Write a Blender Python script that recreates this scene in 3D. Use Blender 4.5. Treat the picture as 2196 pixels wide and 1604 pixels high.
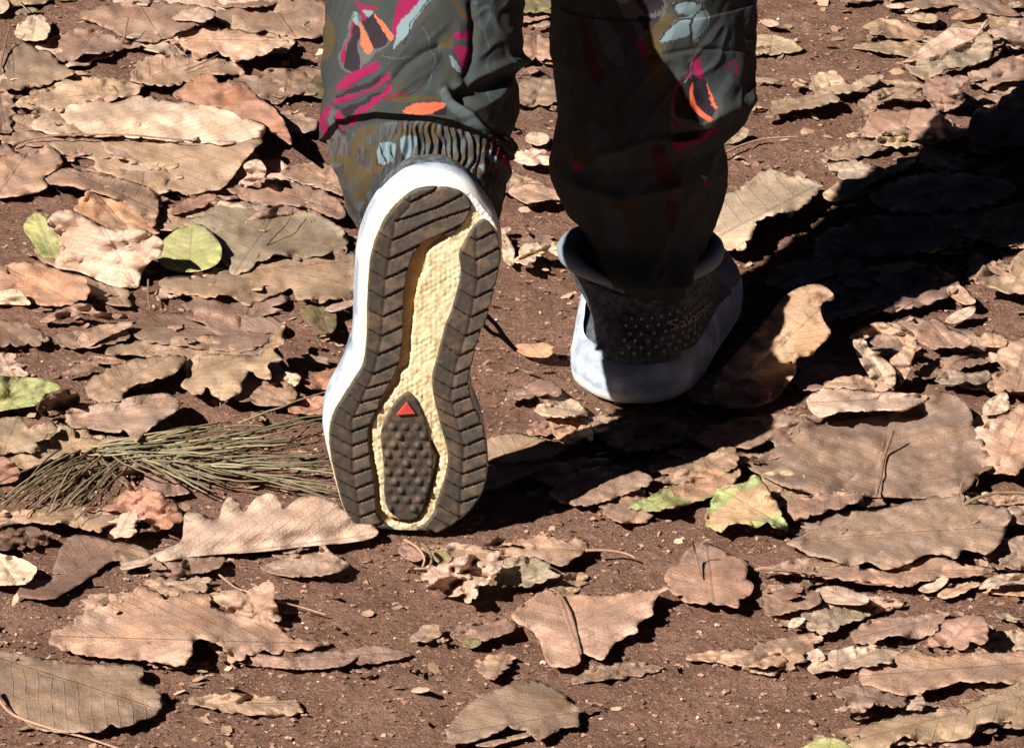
import bpy, math, random
import numpy as np
from mathutils import Vector, Matrix
from mathutils.geometry import delaunay_2d_cdt

for o in list(bpy.data.objects):
    bpy.data.objects.remove(o)
SC = bpy.context.scene
COL = SC.collection
rnd = random.Random(7)
nr = np.random.RandomState(11)

# ---------------------------------------------------------------- camera
DEL = math.radians(20.0)          # how far the lens looks down
DIST = 4.4                        # metres to the ground at the middle of the frame
FPX = 12700.0                     # focal length in pixels of a 2196 px wide frame
CAM = np.array([0.0, -DIST * math.cos(DEL), DIST * math.sin(DEL)])
FW = np.array([0.0, math.cos(DEL), -math.sin(DEL)])
UP = np.array([0.0, math.sin(DEL), math.cos(DEL)])
RT = np.array([1.0, 0.0, 0.0])
cd = bpy.data.cameras.new('camera')
cd.sensor_width = 36.0
cd.lens = 36.0 * FPX / 2196.0
cd.clip_start = 0.1
cd.clip_end = 500
cam = bpy.data.objects.new('camera', cd)
COL.objects.link(cam)
cam.location = CAM
cam.rotation_euler = (math.pi / 2 - DEL, 0, 0)
SC.camera = cam

# ---------------------------------------------------------------- light
SUN_EL = math.radians(38.0)
SUN_AZ = math.radians(50.5)       # travel direction of the light, from +x towards +y
travel = Vector((math.cos(SUN_AZ) * math.cos(SUN_EL), math.sin(SUN_AZ) * math.cos(SUN_EL), -math.sin(SUN_EL)))
sd = bpy.data.lights.new('sun', 'SUN')
sd.energy = 5.0
sd.angle = math.radians(0.5)
sd.color = (1.0, 0.955, 0.89)
sun = bpy.data.objects.new('sun', sd)
COL.objects.link(sun)
sun.rotation_euler = travel.to_track_quat('-Z', 'Y').to_euler()
w = bpy.data.worlds.new('World')
SC.world = w
w.use_nodes = True
nt = w.node_tree
sky = nt.nodes.new('ShaderNodeTexSky')
sky.sky_type = 'NISHITA'
sky.sun_disc = False
sky.air_density = 0.06      # deep clear shade under the trees: little sky light reaches the ground
sky.dust_density = 0.0
sky.ozone_density = 0.0
sky.altitude = 3000
sky.sun_elevation = SUN_EL
sky.sun_rotation = math.atan2(-travel.x, -travel.y)
nt.links.new(sky.outputs[0], nt.nodes['Background'].inputs[0])
nt.nodes['Background'].inputs[1].default_value = 0.05
SC.view_settings.view_transform = 'Standard'
SC.view_settings.look = 'None'
SC.view_settings.gamma = 1
SC.view_settings.exposure = 0.90
SC.render.engine = 'CYCLES'
SC.cycles.max_bounces = 5

# ---------------------------------------------------------------- helpers
def rays(px, py):
    px = np.asarray(px, float); py = np.asarray(py, float)
    return FW + np.multiply.outer((px - 1098) / FPX, RT) + np.multiply.outer((802 - py) / FPX, UP)
def at_z(px, py, z=0.0):
    d = rays(px, py); t = (np.asarray(z) - CAM[2]) / d[..., 2]
    return CAM + d * t[..., None]
def at_y(px, py, y):
    d = rays(px, py); t = (np.asarray(y) - CAM[1]) / d[..., 1]
    return CAM + d * t[..., None]
def at_plane(px, py, p0, n):
    d = rays(px, py); t = ((p0 - CAM) @ n) / (d @ n)
    return CAM + d * t[..., None]
def project(P):
    r = P - CAM; dep = r @ FW
    return 1098 + FPX * (r @ RT) / dep, 802 - FPX * (r @ UP) / dep

TAB = nr.rand(256, 256)
def vnoise(x, y, seed=0):
    x = np.asarray(x, float) + seed * 17.31; y = np.asarray(y, float) + seed * 9.77
    xi = np.floor(x).astype(int); yi = np.floor(y).astype(int)
    fx = x - xi; fy = y - yi
    fx = fx * fx * (3 - 2 * fx); fy = fy * fy * (3 - 2 * fy)
    a = TAB[xi & 255, yi & 255]; b = TAB[(xi + 1) & 255, yi & 255]
    c = TAB[xi & 255, (yi + 1) & 255]; d = TAB[(xi + 1) & 255, (yi + 1) & 255]
    return (a * (1 - fx) + b * fx) * (1 - fy) + (c * (1 - fx) + d * fx) * fy
def fbm(x, y, seed=0, n=4):
    s = 0; a = 0.5; t = 0
    for i in range(n):
        s = s + a * vnoise(x * 2 ** i, y * 2 ** i, seed + i * 3.1); t += a; a *= 0.5
    return s / t

def inside(P, poly):
    P = np.asarray(P, float); poly = np.asarray(poly, float)
    x, y = P[:, 0], P[:, 1]; r = np.zeros(len(P), bool)
    x1, y1 = poly[-1]
    for x2, y2 in poly:
        if y1 != y2:
            c = ((y2 > y) != (y1 > y)) & (x < (x1 - x2) * (y - y2) / (y1 - y2) + x2)
            r ^= c
        x1, y1 = x2, y2
    return r
def seg_dist(P, line):
    d = np.full(len(P), 1e9)
    for a, b in zip(line[:-1], line[1:]):
        a = np.array(a, float); b = np.array(b, float); ab = b - a
        t = np.clip(((P - a) @ ab) / max(ab @ ab, 1e-9), 0, 1)
        d = np.minimum(d, np.linalg.norm(P - (a + t[:, None] * ab), axis=1))
    return d
def catmull(pts, step, closed=True):
    pts = np.asarray(pts, float); n = len(pts); out = []
    for i in range(n if closed else n - 1):
        if closed:
            p0, p1, p2, p3 = pts[i - 1], pts[i], pts[(i + 1) % n], pts[(i + 2) % n]
        else:
            p0, p1, p2, p3 = pts[max(i - 1, 0)], pts[i], pts[i + 1], pts[min(i + 2, n - 1)]
        L = np.linalg.norm((p2 - p1)[:2]); m = max(1, int(round(L / step)))
        t = (np.arange(m) / m)[:, None]
        out.append(0.5 * (2 * p1 + (p2 - p0) * t + (2 * p0 - 5 * p1 + 4 * p2 - p3) * t ** 2 + (3 * p1 - p0 - 3 * p2 + p3) * t ** 3))
    if not closed:
        out.append(pts[-1:])
    return np.concatenate(out)
def resample(poly, n):
    poly = np.asarray(poly, float)
    c = np.vstack([poly, poly[:1]]); d = np.r_[0, np.cumsum(np.linalg.norm(np.diff(c, axis=0), axis=1))]
    s = np.linspace(0, d[-1], n, endpoint=False)
    return np.stack([np.interp(s, d, c[:, k]) for k in range(c.shape[1])], 1)
def offset(poly, d):
    a = np.roll(poly, 3, 0); b = np.roll(poly, -3, 0); t = b - a
    t /= np.linalg.norm(t, axis=1)[:, None] + 1e-9
    area = np.sum(poly[:, 0] * np.roll(poly[:, 1], -1) - np.roll(poly[:, 0], -1) * poly[:, 1])
    nrm = np.stack([t[:, 1], -t[:, 0]], 1) * (1 if area > 0 else -1)
    return poly + nrm * np.asarray(d).reshape(-1, 1)
def fill(poly, sx, sy, jit=0.3, clear=0.55):
    """triangulate a closed outline with interior points; returns verts (N,2), faces, number of boundary verts"""
    poly = np.asarray(poly, float)
    lo, hi = poly.min(0), poly.max(0)
    xs = np.arange(lo[0], hi[0], sx); ys = np.arange(lo[1], hi[1], sy)
    X, Y = np.meshgrid(xs, ys); X[1::2] += sx / 2
    P = np.stack([X.ravel(), Y.ravel()], 1)
    P += (nr.rand(*P.shape) - 0.5) * jit * np.array([sx, sy])
    P = P[inside(P, poly)]
    if len(P):
        keep = np.ones(len(P), bool); sc = np.array([sx, sy])
        B = poly / sc; Q = P / sc
        for i in range(0, len(P), 2000):
            dd = np.min(np.linalg.norm(Q[i:i + 2000, None] - B[None], axis=2), axis=1)
            keep[i:i + 2000] = dd > clear
        P = P[keep]
    nb = len(poly)
    V = np.vstack([poly, P]) if len(P) else poly
    r = delaunay_2d_cdt([Vector(v) for v in V], [(i, (i + 1) % nb) for i in range(nb)], [], 1, 1e-5)
    ov = np.array([[v.x, v.y] for v in r[0]])
    return ov, [tuple(f) for f in r[2]], nb

def mesh_obj(name, verts, faces, mat, parent=None, smooth=True, cols=None, uvs=None):
    me = bpy.data.meshes.new(name)
    me.from_pydata([tuple(v) for v in np.asarray(verts, float)], [], [tuple(int(i) for i in f) for f in faces])
    me.update()
    if smooth:
        me.polygons.foreach_set('use_smooth', [True] * len(me.polygons))
    if cols is not None:
        ca = me.color_attributes.new('tint', 'FLOAT_COLOR', 'POINT')
        c = np.ones((len(verts), 4)); c[:, :3] = cols
        ca.data.foreach_set('color', c.ravel())
    if uvs is not None:
        ul = me.uv_layers.new(name='UVMap')
        li = np.zeros(len(me.loops), int); me.loops.foreach_get('vertex_index', li)
        ul.data.foreach_set('uv', np.asarray(uvs, float)[li].ravel())
    if mat is not None:
        for m in (mat if isinstance(mat, (list, tuple)) else [mat]):
            me.materials.append(m)
    o = bpy.data.objects.new(name, me); COL.objects.link(o)
    if parent is not None:
        o.parent = parent
    return o
def fix_normals(o):
    import bmesh
    bm = bmesh.new(); bm.from_mesh(o.data)
    bmesh.ops.recalc_face_normals(bm, faces=bm.faces); bm.to_mesh(o.data); bm.free()
def tag(o, label=None, cat=None, group=None, kind=None):
    for k, v in (('label', label), ('category', cat), ('group', group), ('kind', kind)):
        if v:
            o[k] = v
    return o
def tube_mesh(path, rad, n=6, caps=True):
    path = np.asarray(path, float); m = len(path)
    rad = np.full(m, rad) if np.isscalar(rad) else np.asarray(rad)
    V = []; F = []; up = np.array([0.0, 0, 1.0])
    for i in range(m):
        t = path[min(i + 1, m - 1)] - path[max(i - 1, 0)]; t /= np.linalg.norm(t) + 1e-12
        a = np.cross(t, up)
        if np.linalg.norm(a) < 1e-3:
            a = np.cross(t, [1, 0, 0])
        a /= np.linalg.norm(a); b = np.cross(a, t)
        for k in range(n):
            an = 2 * math.pi * k / n
            V.append(path[i] + rad[i] * (math.cos(an) * a + math.sin(an) * b))
    for i in range(m - 1):
        for k in range(n):
            F.append((i * n + k, i * n + (k + 1) % n, (i + 1) * n + (k + 1) % n, (i + 1) * n + k))
    if caps:
        F.append(tuple(range(n - 1, -1, -1))); F.append(tuple(range((m - 1) * n, m * n)))
    return V, F
def loft(rings, closed=True, cap0=False, cap1=False):
    R = len(rings); n = len(rings[0]); V = np.vstack(rings); F = []
    for i in range(R - 1):
        for k in range(n if closed else n - 1):
            F.append((i * n + k, i * n + (k + 1) % n, (i + 1) * n + (k + 1) % n, (i + 1) * n + k))
    if cap0: F.append(tuple(range(n)))
    if cap1: F.append(tuple(range((R - 1) * n, R * n)))
    return V, F

# ---------------------------------------------------------------- materials
class NB:
    def __init__(s, name):
        s.m = bpy.data.materials.new(name); s.m.use_nodes = True
        s.t = s.m.node_tree; s.b = s.t.nodes['Principled BSDF']
    def n(s, typ, **kw):
        x = s.t.nodes.new('ShaderNode' + typ)
        for k, v in kw.items(): setattr(x, k, v)
        return x
    def put(s, sock, v):
        if hasattr(v, 'is_output'): s.t.links.new(v, sock)
        elif isinstance(v, (tuple, list)) and len(v) == 3 and sock.type == 'RGBA': sock.default_value = (*v, 1)
        else: sock.default_value = v
    def math(s, op, a, b=0.0, c=0.0):
        x = s.n('Math', operation=op); s.put(x.inputs[0], a); s.put(x.inputs[1], b)
        if op in ('MULTIPLY_ADD', 'SMOOTH_MIN'): s.put(x.inputs[2], c)
        return x.outputs[0]
    def mix(s, f, a, b, blend='MIX'):
        x = s.n('MixRGB', blend_type=blend); s.put(x.inputs[0], f); s.put(x.inputs[1], a); s.put(x.inputs[2], b)
        return x.outputs[0]
    def ramp(s, v, lo, hi):
        x = s.n('MapRange'); x.interpolation_type = 'SMOOTHSTEP'; s.put(x.inputs[0], v)
        x.inputs[1].default_value = lo; x.inputs[2].default_value = hi
        return x.outputs[0]
    def noise(s, vec, scale, detail=3, rough=0.55, w=None):
        x = s.n('TexNoise'); s.put(x.inputs['Vector'], vec); x.inputs['Scale'].default_value = scale
        x.inputs['Detail'].default_value = detail; x.inputs['Roughness'].default_value = rough
        return x.outputs['Fac']
    def bump(s, h, strength, dist, nrm=None):
        x = s.n('Bump'); s.put(x.inputs['Height'], h); x.inputs['Strength'].default_value = strength
        x.inputs['Distance'].default_value = dist
        if nrm is not None: s.t.links.new(nrm, x.inputs['Normal'])
        return x.outputs[0]
    def finish(s, col, rough=0.8, normal=None, spec=0.25, metal=0.0):
        s.put(s.b.inputs['Base Color'], col); s.put(s.b.inputs['Roughness'], rough)
        s.b.inputs['Specular IOR Level'].default_value = spec
        if normal is not None: s.t.links.new(normal, s.b.inputs['Normal'])
        return s.m
    def pos(s):
        return s.n('NewGeometry').outputs['Position']

def simple_mat(name, col, col2=None, scale=200, rough=0.7, bump=0.3, bdist=0.001, spec=0.25):
    k = NB(name); p = k.pos()
    f = k.noise(p, scale, 4)
    c = k.mix(k.ramp(f, 0.35, 0.65), col, col2 or col)
    return k.finish(c, rough, k.bump(k.noise(p, scale * 3, 3), bump, bdist), spec)

def leaf_mat(name, A, B, spot=(0.10, 0.05, 0.03), spotamt=0.42, dust=0.42, C=None):
    k = NB(name); p = k.pos(); oi = k.n('ObjectInfo')
    off = k.n('VectorMath', operation='SCALE'); cmb = k.n('CombineXYZ')
    k.put(cmb.inputs[0], oi.outputs['Random']); k.put(cmb.inputs[1], oi.outputs['Random']); k.put(off.inputs[0], cmb.outputs[0]); off.inputs['Scale'].default_value = 37.0
    ad = k.n('VectorMath', operation='ADD'); k.put(ad.inputs[0], p); k.put(ad.inputs[1], off.outputs[0]); p = ad.outputs[0]
    uv = k.n('TexCoord').outputs['UV']; sep = k.n('SeparateXYZ'); k.put(sep.inputs[0], uv)
    u, v = sep.outputs[0], k.math('ABSOLUTE', sep.outputs[1])
    wob = k.noise(p, 30, 2)
    c = k.mix(k.ramp(k.noise(p, 22, 4), 0.36, 0.62), A, B)
    c = k.mix(k.math('MULTIPLY', k.ramp(k.noise(p, 9, 3), 0.50, 0.66), 0.45), c, tuple(q * .55 for q in B))
    if C is not None:
        c = k.mix(k.ramp(k.noise(p, 16, 2), 0.46, 0.56), c, C)
    # blotches, freckles, dust
    c = k.mix(k.math('MULTIPLY', k.ramp(k.noise(p, 90, 4, 0.7), 0.56, 0.74), spotamt), c, spot)
    c = k.mix(k.math('MULTIPLY', k.ramp(k.noise(p, 420, 2), 0.64, 0.72), 0.55), c, spot)
    dn = k.ramp(k.noise(p, 12, 5, 0.65), 0.44, 0.70)
    c = k.mix(k.math('MULTIPLY', dn, dust), c, (0.16, 0.09, 0.055))
    # value shift per leaf
    hv = k.n('HueSaturation'); k.put(hv.inputs['Color'], c)
    k.put(hv.inputs['Hue'], k.math('MULTIPLY_ADD', k.math('FRACT', k.math('MULTIPLY', oi.outputs['Random'], 7.3)), 0.022, 0.492)); k.put(hv.inputs['Value'], k.math('MULTIPLY_ADD', oi.outputs['Random'], 0.38, 0.84))
    k.put(hv.inputs['Saturation'], k.math('MULTIPLY_ADD', wob, 0.5, 0.78)); c = hv.outputs[0]
    # veins
    mid = k.math('SUBTRACT', 1.0, k.ramp(v, 0.003, 0.011))
    ph = k.math('FRACT', k.math('MULTIPLY', k.math('ADD', k.math('SUBTRACT', u, k.math('MULTIPLY', v, 0.95)), k.math('MULTIPLY', wob, 0.045)), 11.0))
    tri = k.math('ABSOLUTE', k.math('SUBTRACT', ph, 0.5))
    side = k.math('SUBTRACT', 1.0, k.ramp(tri, 0.015, 0.075))
    vein = k.math('MAXIMUM', mid, k.math('MULTIPLY', side, 0.62))
    c = k.mix(k.math('MULTIPLY', vein, 0.36), c, (0.14, 0.075, 0.045))
    vor = k.n('TexVoronoi', feature='DISTANCE_TO_EDGE'); k.put(vor.inputs['Vector'], p); vor.inputs['Scale'].default_value = 300
    net = k.ramp(vor.outputs['Distance'], 0.0, 0.12)
    c = k.mix(k.math('MULTIPLY', k.math('SUBTRACT', 1.0, net), 0.16), c, (0.13, 0.07, 0.04))
    h = k.math('ADD', k.math('MULTIPLY', vein, 0.5), k.math('ADD', k.math('MULTIPLY', k.noise(p, 110, 5, 0.65), 1.5), k.math('MULTIPLY', net, 0.25)))
    nm = k.bump(h, 0.6, 0.0014)
    k.b.inputs['Roughness'].default_value = 0.62
    return k.finish(c, k.math('MULTIPLY_ADD', dn, 0.25, 0.55), nm, 0.3)

def tint_mat(name, rough=0.75, bscale=900, bump=0.4, bdist=0.0005, var=0.25, vscale=60, spec=0.25, weave=False, dirt=None):
    k = NB(name); p = k.pos(); a = k.n('VertexColor'); a.layer_name = 'tint'
    f = k.noise(p, vscale, 4)
    c = k.mix(1.0, a.outputs['Color'], k.mix(f, (1 - var,) * 3, (1 + var,) * 3), 'MULTIPLY')
    if dirt:
        c = k.mix(k.math('MULTIPLY', k.ramp(k.noise(p, vscale * 1.7, 5, 0.7), 0.5, 0.68), dirt), c, (0.17, 0.10, 0.06))
    h = k.noise(p, bscale, 3)
    if weave:
        h = k.math('ADD', h, k.math('MULTIPLY', k.noise(p, 60, 3), 2.5))
    return k.finish(c, rough, k.bump(h, bump, bdist), spec)
# ================================================================ soil
def axis_pts(lo, hi, step, far):
    a = np.arange(lo, hi + step / 2, step); out = list(a); s = step; x = a[-1]
    while x < far: s *= 1.35; x += s; out.append(x)
    s = step; x = a[0]; pre = []
    while x > -far: s *= 1.35; x -= s; pre.append(x)
    return np.array(pre[::-1] + out)
def soil_z(x, y):
    z = (fbm(x * 9, y * 9, 1, 3) - 0.5) * 0.010 + (fbm(x * 45, y * 45, 5, 3) - 0.5) * 0.0055
    cl = np.clip(fbm(x * 130, y * 130, 9, 2) - 0.55, 0, 1)
    return z + cl * 0.010 + (vnoise(x * 260, y * 260, 12) - .5) * 0.0011 - 0.0018
gx = axis_pts(-0.50, 0.50, 0.0030, 40); gy = axis_pts(-0.85, 1.02, 0.0042, 40)
X, Y = np.meshgrid(gx, gy); Z = soil_z(X, Y)
V = np.stack([X.ravel(), Y.ravel(), Z.ravel()], 1); nx, ny = len(gx), len(gy)
ii = (np.arange(ny - 1)[:, None] * nx + np.arange(nx - 1)[None]).ravel()
Fq = np.stack([ii, ii + 1, ii + nx + 1, ii + nx], 1)
me = bpy.data.meshes.new('soil_ground')
me.vertices.add(len(V)); me.vertices.foreach_set('co', V.ravel())
me.loops.add(Fq.size); me.loops.foreach_set('vertex_index', Fq.ravel().astype(np.int32))
me.polygons.add(len(Fq)); me.polygons.foreach_set('loop_start', np.arange(0, Fq.size, 4, dtype=np.int32))
me.update(calc_edges=True); me.polygons.foreach_set('use_smooth', [True] * len(Fq))
k = NB('soil'); p = k.pos()
c = k.mix(k.ramp(k.noise(p, 14, 5, 0.6), 0.35, 0.65), (0.222, 0.115, 0.076), (0.315, 0.172, 0.117))
c = k.mix(k.math('MULTIPLY', k.ramp(k.noise(p, 160, 4, 0.7), 0.5, 0.66), 0.5), c, (0.10, 0.052, 0.036))
c = k.mix(k.math('MULTIPLY', k.ramp(k.noise(p, 420, 3, 0.75), 0.53, 0.64), 0.8), c, (0.42, 0.26, 0.185))
c = k.mix(k.math('MULTIPLY', k.ramp(k.noise(p, 300, 4, 0.8), 0.50, 0.60), 0.55), c, (0.11, 0.055, 0.038))
h = k.math('ADD', k.noise(p, 170, 6, 0.72), k.math('MULTIPLY', k.noise(p, 620, 3, 0.7), 0.45))
me.materials.append(k.finish(c, 0.92, k.bump(h, 1.0, 0.0060), 0.12))
g = bpy.data.objects.new('soil_ground', me); COL.objects.link(g); g['kind'] = 'structure'

# crumbs of soil and grit: small lumpy grains, one uncountable scatter
def scatter(name, N, smin, smax, flat, cols, mask, mat, seed, thin=False, zoff=0.0):
    r = np.random.RandomState(seed); VV = []; FF = []; CC = []; n = 0
    while n < N:
        px, py = r.uniform(-120, 2320), r.uniform(-90, 1700)
        if r.rand() > mask(px, py): continue
        P = at_z(px, py, 0.0); s = smin + (smax - smin) * r.rand() ** 4.5
        z = float(soil_z(P[0], P[1])); base = len(VV)
        an = r.uniform(0, 6.28); ca, sa = math.cos(an), math.sin(an)
        if thin:
            m = r.randint(5, 9); tilt = r.uniform(-0.5, 0.5), r.uniform(-0.5, 0.5); el = r.uniform(0.35, 1)
            ring = []
            for j in range(m):
                t = 6.283 * j / m; rr = s * r.uniform(0.45, 1.0)
                x, y = rr * math.cos(t), rr * el * math.sin(t)
                ring.append((x * ca - y * sa, x * sa + y * ca))
            lift = s * 0.25 + zoff; cv = r.uniform(-30, 60)
            for x, y in [(0, 0)] + ring:
                VV.append((P[0] + x, P[1] + y, z + lift + x * tilt[0] + y * tilt[1] + cv * (x * x + y * y)))
            FF += [(base, base + 1 + j, base + 1 + (j + 1) % m) for j in range(m)]; cnt = m + 1
        else:
            oc = [(1, 0, 0), (-1, 0, 0), (0, 1, 0), (0, -1, 0), (0, 0, 1), (0, 0, -1), (.6, .6, .5), (-.6, .6, .45), (.6, -.6, .5), (-.6, -.6, .5)]
            for (x, y, q) in oc:
                q2 = r.uniform(0.45, 1.35)
                x, y = x * s * q2, y * s * q2
                VV.append((P[0] + x * ca - y * sa, P[1] + x * sa + y * ca, z + s * flat * (0.35 + q * q2)))
            for f in [(4, 0, 6), (4, 6, 2), (4, 2, 7), (4, 7, 1), (4, 1, 9), (4, 9, 3), (4, 3, 8), (4, 8, 0), (5, 6, 0), (5, 2, 6), (5, 7, 2), (5, 1, 7), (5, 9, 1), (5, 3, 9), (5, 8, 3), (5, 0, 8)]:
                FF.append(tuple(base + q for q in f))
            cnt = 10
        c0 = np.array(cols[r.randint(len(cols))]) * r.uniform(0.6, 1.35)
        CC += [c0] * cnt; n += 1
    o = mesh_obj(name, VV, FF, mat, smooth=False, cols=np.array(CC)); o['kind'] = 'stuff'
    return o
crumb_mat = tint_mat('crumb', rough=0.9, bscale=1500, bump=0.5)
scatter('soil_crumbs', 34000, 0.0005, 0.0030, 0.55, [(.21, .115, .082), (.17, .09, .063), (.30, .175, .13), (.25, .145, .105)], lambda x, y: 1.0, crumb_mat, 3)
scatter('pale_grit', 2600, 0.0006, 0.0024, 0.8, [(.45, .31, .22), (.55, .42, .33), (.38, .23, .16)], lambda x, y: 0.4 + 0.6 * (vnoise(x / 90, y / 50, 4) > .5), crumb_mat, 4)
def litter_mask(x, y):
    m = 0.9 if (x < 700 or x > 1500) else 0.45
    if y > 1240 and 500 < x < 1800: m = 0.12
    return m * (0.25 + 0.75 * (vnoise(x / 70, y / 30, 8) > 0.45))
scatter('leaf_litter', 4200, 0.0012, 0.0095, 0.5, [(.36, .23, .15), (.28, .17, .11), (.46, .32, .21), (.20, .12, .08), (.40, .24, .16)], litter_mask, crumb_mat, 5, thin=True)
# ================================================================ the walker
M_mid = tint_mat('midsole_foam', rough=0.6, bscale=900, bump=0.35, var=0.10, vscale=300, spec=0.25, dirt=0.42)
M_rub = tint_mat('outsole_rubber', rough=0.62, bscale=1300, bump=0.5, var=0.30, vscale=110, spec=0.35, dirt=0.55)
M_knit = simple_mat('upper_knit', (0.20, 0.23, 0.27), (0.10, 0.12, 0.15), 260, 0.85, 0.7, 0.0012)
M_counter = simple_mat('heel_fabric', (0.115, 0.125, 0.135), (0.04, 0.045, 0.052), 200, 0.85, 0.6, 0.001)
M_collar = simple_mat('collar_padding', (0.24, 0.275, 0.32), (0.19, 0.22, 0.26), 500, 0.95, 0.5, 0.0008)
M_strand = simple_mat('lace', (0.03, 0.03, 0.035), (0.05, 0.05, 0.055), 900, 0.8, 0.5, 0.0006)
M_red = simple_mat('red_inlay', (0.62, 0.075, 0.05), (0.50, 0.06, 0.04), 400, 0.5, 0.3, 0.0004)
M_print = simple_mat('heel_print', (0.40, 0.34, 0.22), (0.34, 0.29, 0.19), 900, 0.8, 0.3, 0.0004)

TH = math.radians(78); YAW = math.radians(7)
nL = np.array([math.sin(YAW) * math.sin(TH), -math.cos(YAW) * math.sin(TH), -math.cos(TH)]); nL /= np.linalg.norm(nL)
T0 = at_z(885, 1128, 0.010)
UL = RT - (RT @ nL) * nL; UL /= np.linalg.norm(UL)
VL = np.cross(nL, UL); VL = VL if VL[2] > 0 else -VL
class Frame:
    def __init__(s, O, U, V, W): s.O, s.U, s.V, s.W = map(np.asarray, (O, U, V, W))
    def __call__(s, uvw):
        a = np.asarray(uvw, float); return s.O + a[..., 0:1] * s.U + a[..., 1:2] * s.V + a[..., 2:3] * s.W
FL = Frame(T0, UL, VL, -nL)
def px_uv(P):
    P = np.asarray(P, float); Q = at_plane(P[:, 0], P[:, 1], T0, nL) - T0
    return np.stack([Q @ UL, Q @ VL], 1)

OUTER = [(914,397),(881,407),(848,434),(821,470),(802,513),(792,554),(788,600),(785,655),(784,724),(776,780),(774,767+18),(761,806),(736,846),(717,877),(707,905),(704,937),(707,973),(719,1028),(732,1077),(745,1105),(760,1122),(804,1132),(845,1136),(890,1138),(942,1138),(969,1126),(1005,1098),(1032,1061),(1043,1028),(1047,987),(1043,937),(1032,899),(1016,863),(1007,817),(1016,767),(1027,724),(1046,677),(1062,614),(1074,559),(1071,510),(1058,476),(1040,452),(1018,424),(994,406),(960,395)]
OUTER = [p for i, p in enumerate(OUTER) if i != 10]
LPOD = [(914,400),(881,411),(850,437),(823,472),(804,515),(794,554),(790,600),(787,655),(786,724),(778,780),(763,806),(738,846),(719,877),(709,905),(706,937),(709,973),(721,1028),(733,1075),(746,1103),(762,1120),(804,1127),(838,1130),(827,1123),(808,1102),(805,1069),(802,1028),(794,981),(789,937),(794,905),(805,883),(813,863),(824,841),(837,817),(851,789),(857,770),(864,724),(865,669),(868,614),(876,573),(887,543),(909,518),(931,506),(961,502),(977,494),(994,474),(1008,452),(1008,434),(992,412),(955,401)]
RPOD = [(1038,470),(1016,485),(996,518),(984,543),(987,568),(987,590),(980,622),(969,661),(955,697),(942,746),(933,780),(927,803),(928,839),(936,877),(947,918),(958,959),(960,992),(950,1036),(936,1075),(928,1102),(912,1121),(893,1132),(930,1137),(942,1136),(967,1123),(1003,1095),(1030,1060),(1041,1028),(1045,987),(1041,937),(1030,899),(1014,863),(1004,817),(1014,767),(1025,724),(1044,677),(1060,614),(1072,559),(1069,515),(1057,486)]
CPOD = [(870,841),(851,858),(832,885),(821,910),(816,937),(820,973),(824,1014),(824,1055),(829,1083),(843,1102),(868,1113),(892,1109),(907,1088),(914,1064),(922,1036),(928,1001),(927,965),(920,937),(914,910),(906,883),(892,855),(881,843)]
RECESS = [(1004,442),(996,476),(978,496),(962,506),(961,512),(931,530),(917,549),(912,579),(901,603),(892,642),(890,669),(884,718),(881,768),(876,789),(859,803),(857,822),(837,850),(815,883),(800,912),(797,945),(803,985),(812,1030),(815,1075),(823,1100),(845,1118),(830,1126),(806,1103),(803,1069),(800,1028),(792,981),(787,937),(792,905),(803,883),(811,863),(822,841),(835,817),(849,789),(855,770),(862,724),(863,669),(866,614),(874,573),(885,541),(907,516),(931,503),(961,499),(977,490),(992,470)]
outl = resample(catmull(px_uv(OUTER), 0.002), 220)
i_hi = np.argmax(outl[:, 1]); VH = outl[i_hi, 1]; UH = outl[np.argsort(-outl[:, 1])[:20], 0].mean()
print('SOLE length', outl[:, 1].max() - outl[:, 1].min(), 'width', outl[:, 0].max() - outl[:, 0].min())
vmin = outl[:, 1].min()

BODY_PTS = None
root = None
def interp_k(t, xs, ys): return np.interp(t, xs, ys)

def phase(y):
    return np.where(y < 800, y / 41.0, 800 / 41.0 + (y - 800) / 30.5)
def pod_relief(P, side):
    x, y = P[:, 0], P[:, 1]
    if side == 'L': xa = np.interp(y, [440, 470, 600, 724, 800, 900, 1000, 1100], [880, 848, 826, 818, 800, 754, 756, 772])
    else: xa = np.interp(y, [480, 530, 600, 700, 780, 850, 950, 1100], [1022, 1020, 1024, 1004, 978, 966, 995, 985])
    right = x > xa
    kk = np.where(y < 800, 0.52, 0.36)
    t = np.where(right, y + kk * (x - xa), y + 0.55 * (xa - x))
    f = np.mod(phase(t) + 0.012 * (vnoise(x / 9, y / 9, 3) - .5), 1.0)
    d = np.abs(f - 0.5) * np.where(y < 800, 41, 30.5)     # px from groove line
    if side == 'L':
        lo = xa + 4; hi = 2000
    else:
        lo = xa + 10; hi = 2000
    g = np.clip(1 - d / 4.0, 0, 1) ** 0.6 * np.where((x > lo), 1.0, np.where(right, .4, 0.08))
    g = g * (0.55 + 0.45 * (vnoise(x / 40, y / 20, 13) > .35))
    ramp = np.where(f > .5, f - .5, f + .5)
    rel = 0.0032 * g + 0.0020 * (1 - ramp) * np.where(right, 1, .85)
    zig = np.exp(-((x - xa) / 4.0) ** 2) * 0.0006
    return rel + zig + 0.0005 * (fbm(x / 12, y / 12, 7, 3) - .5)
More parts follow.
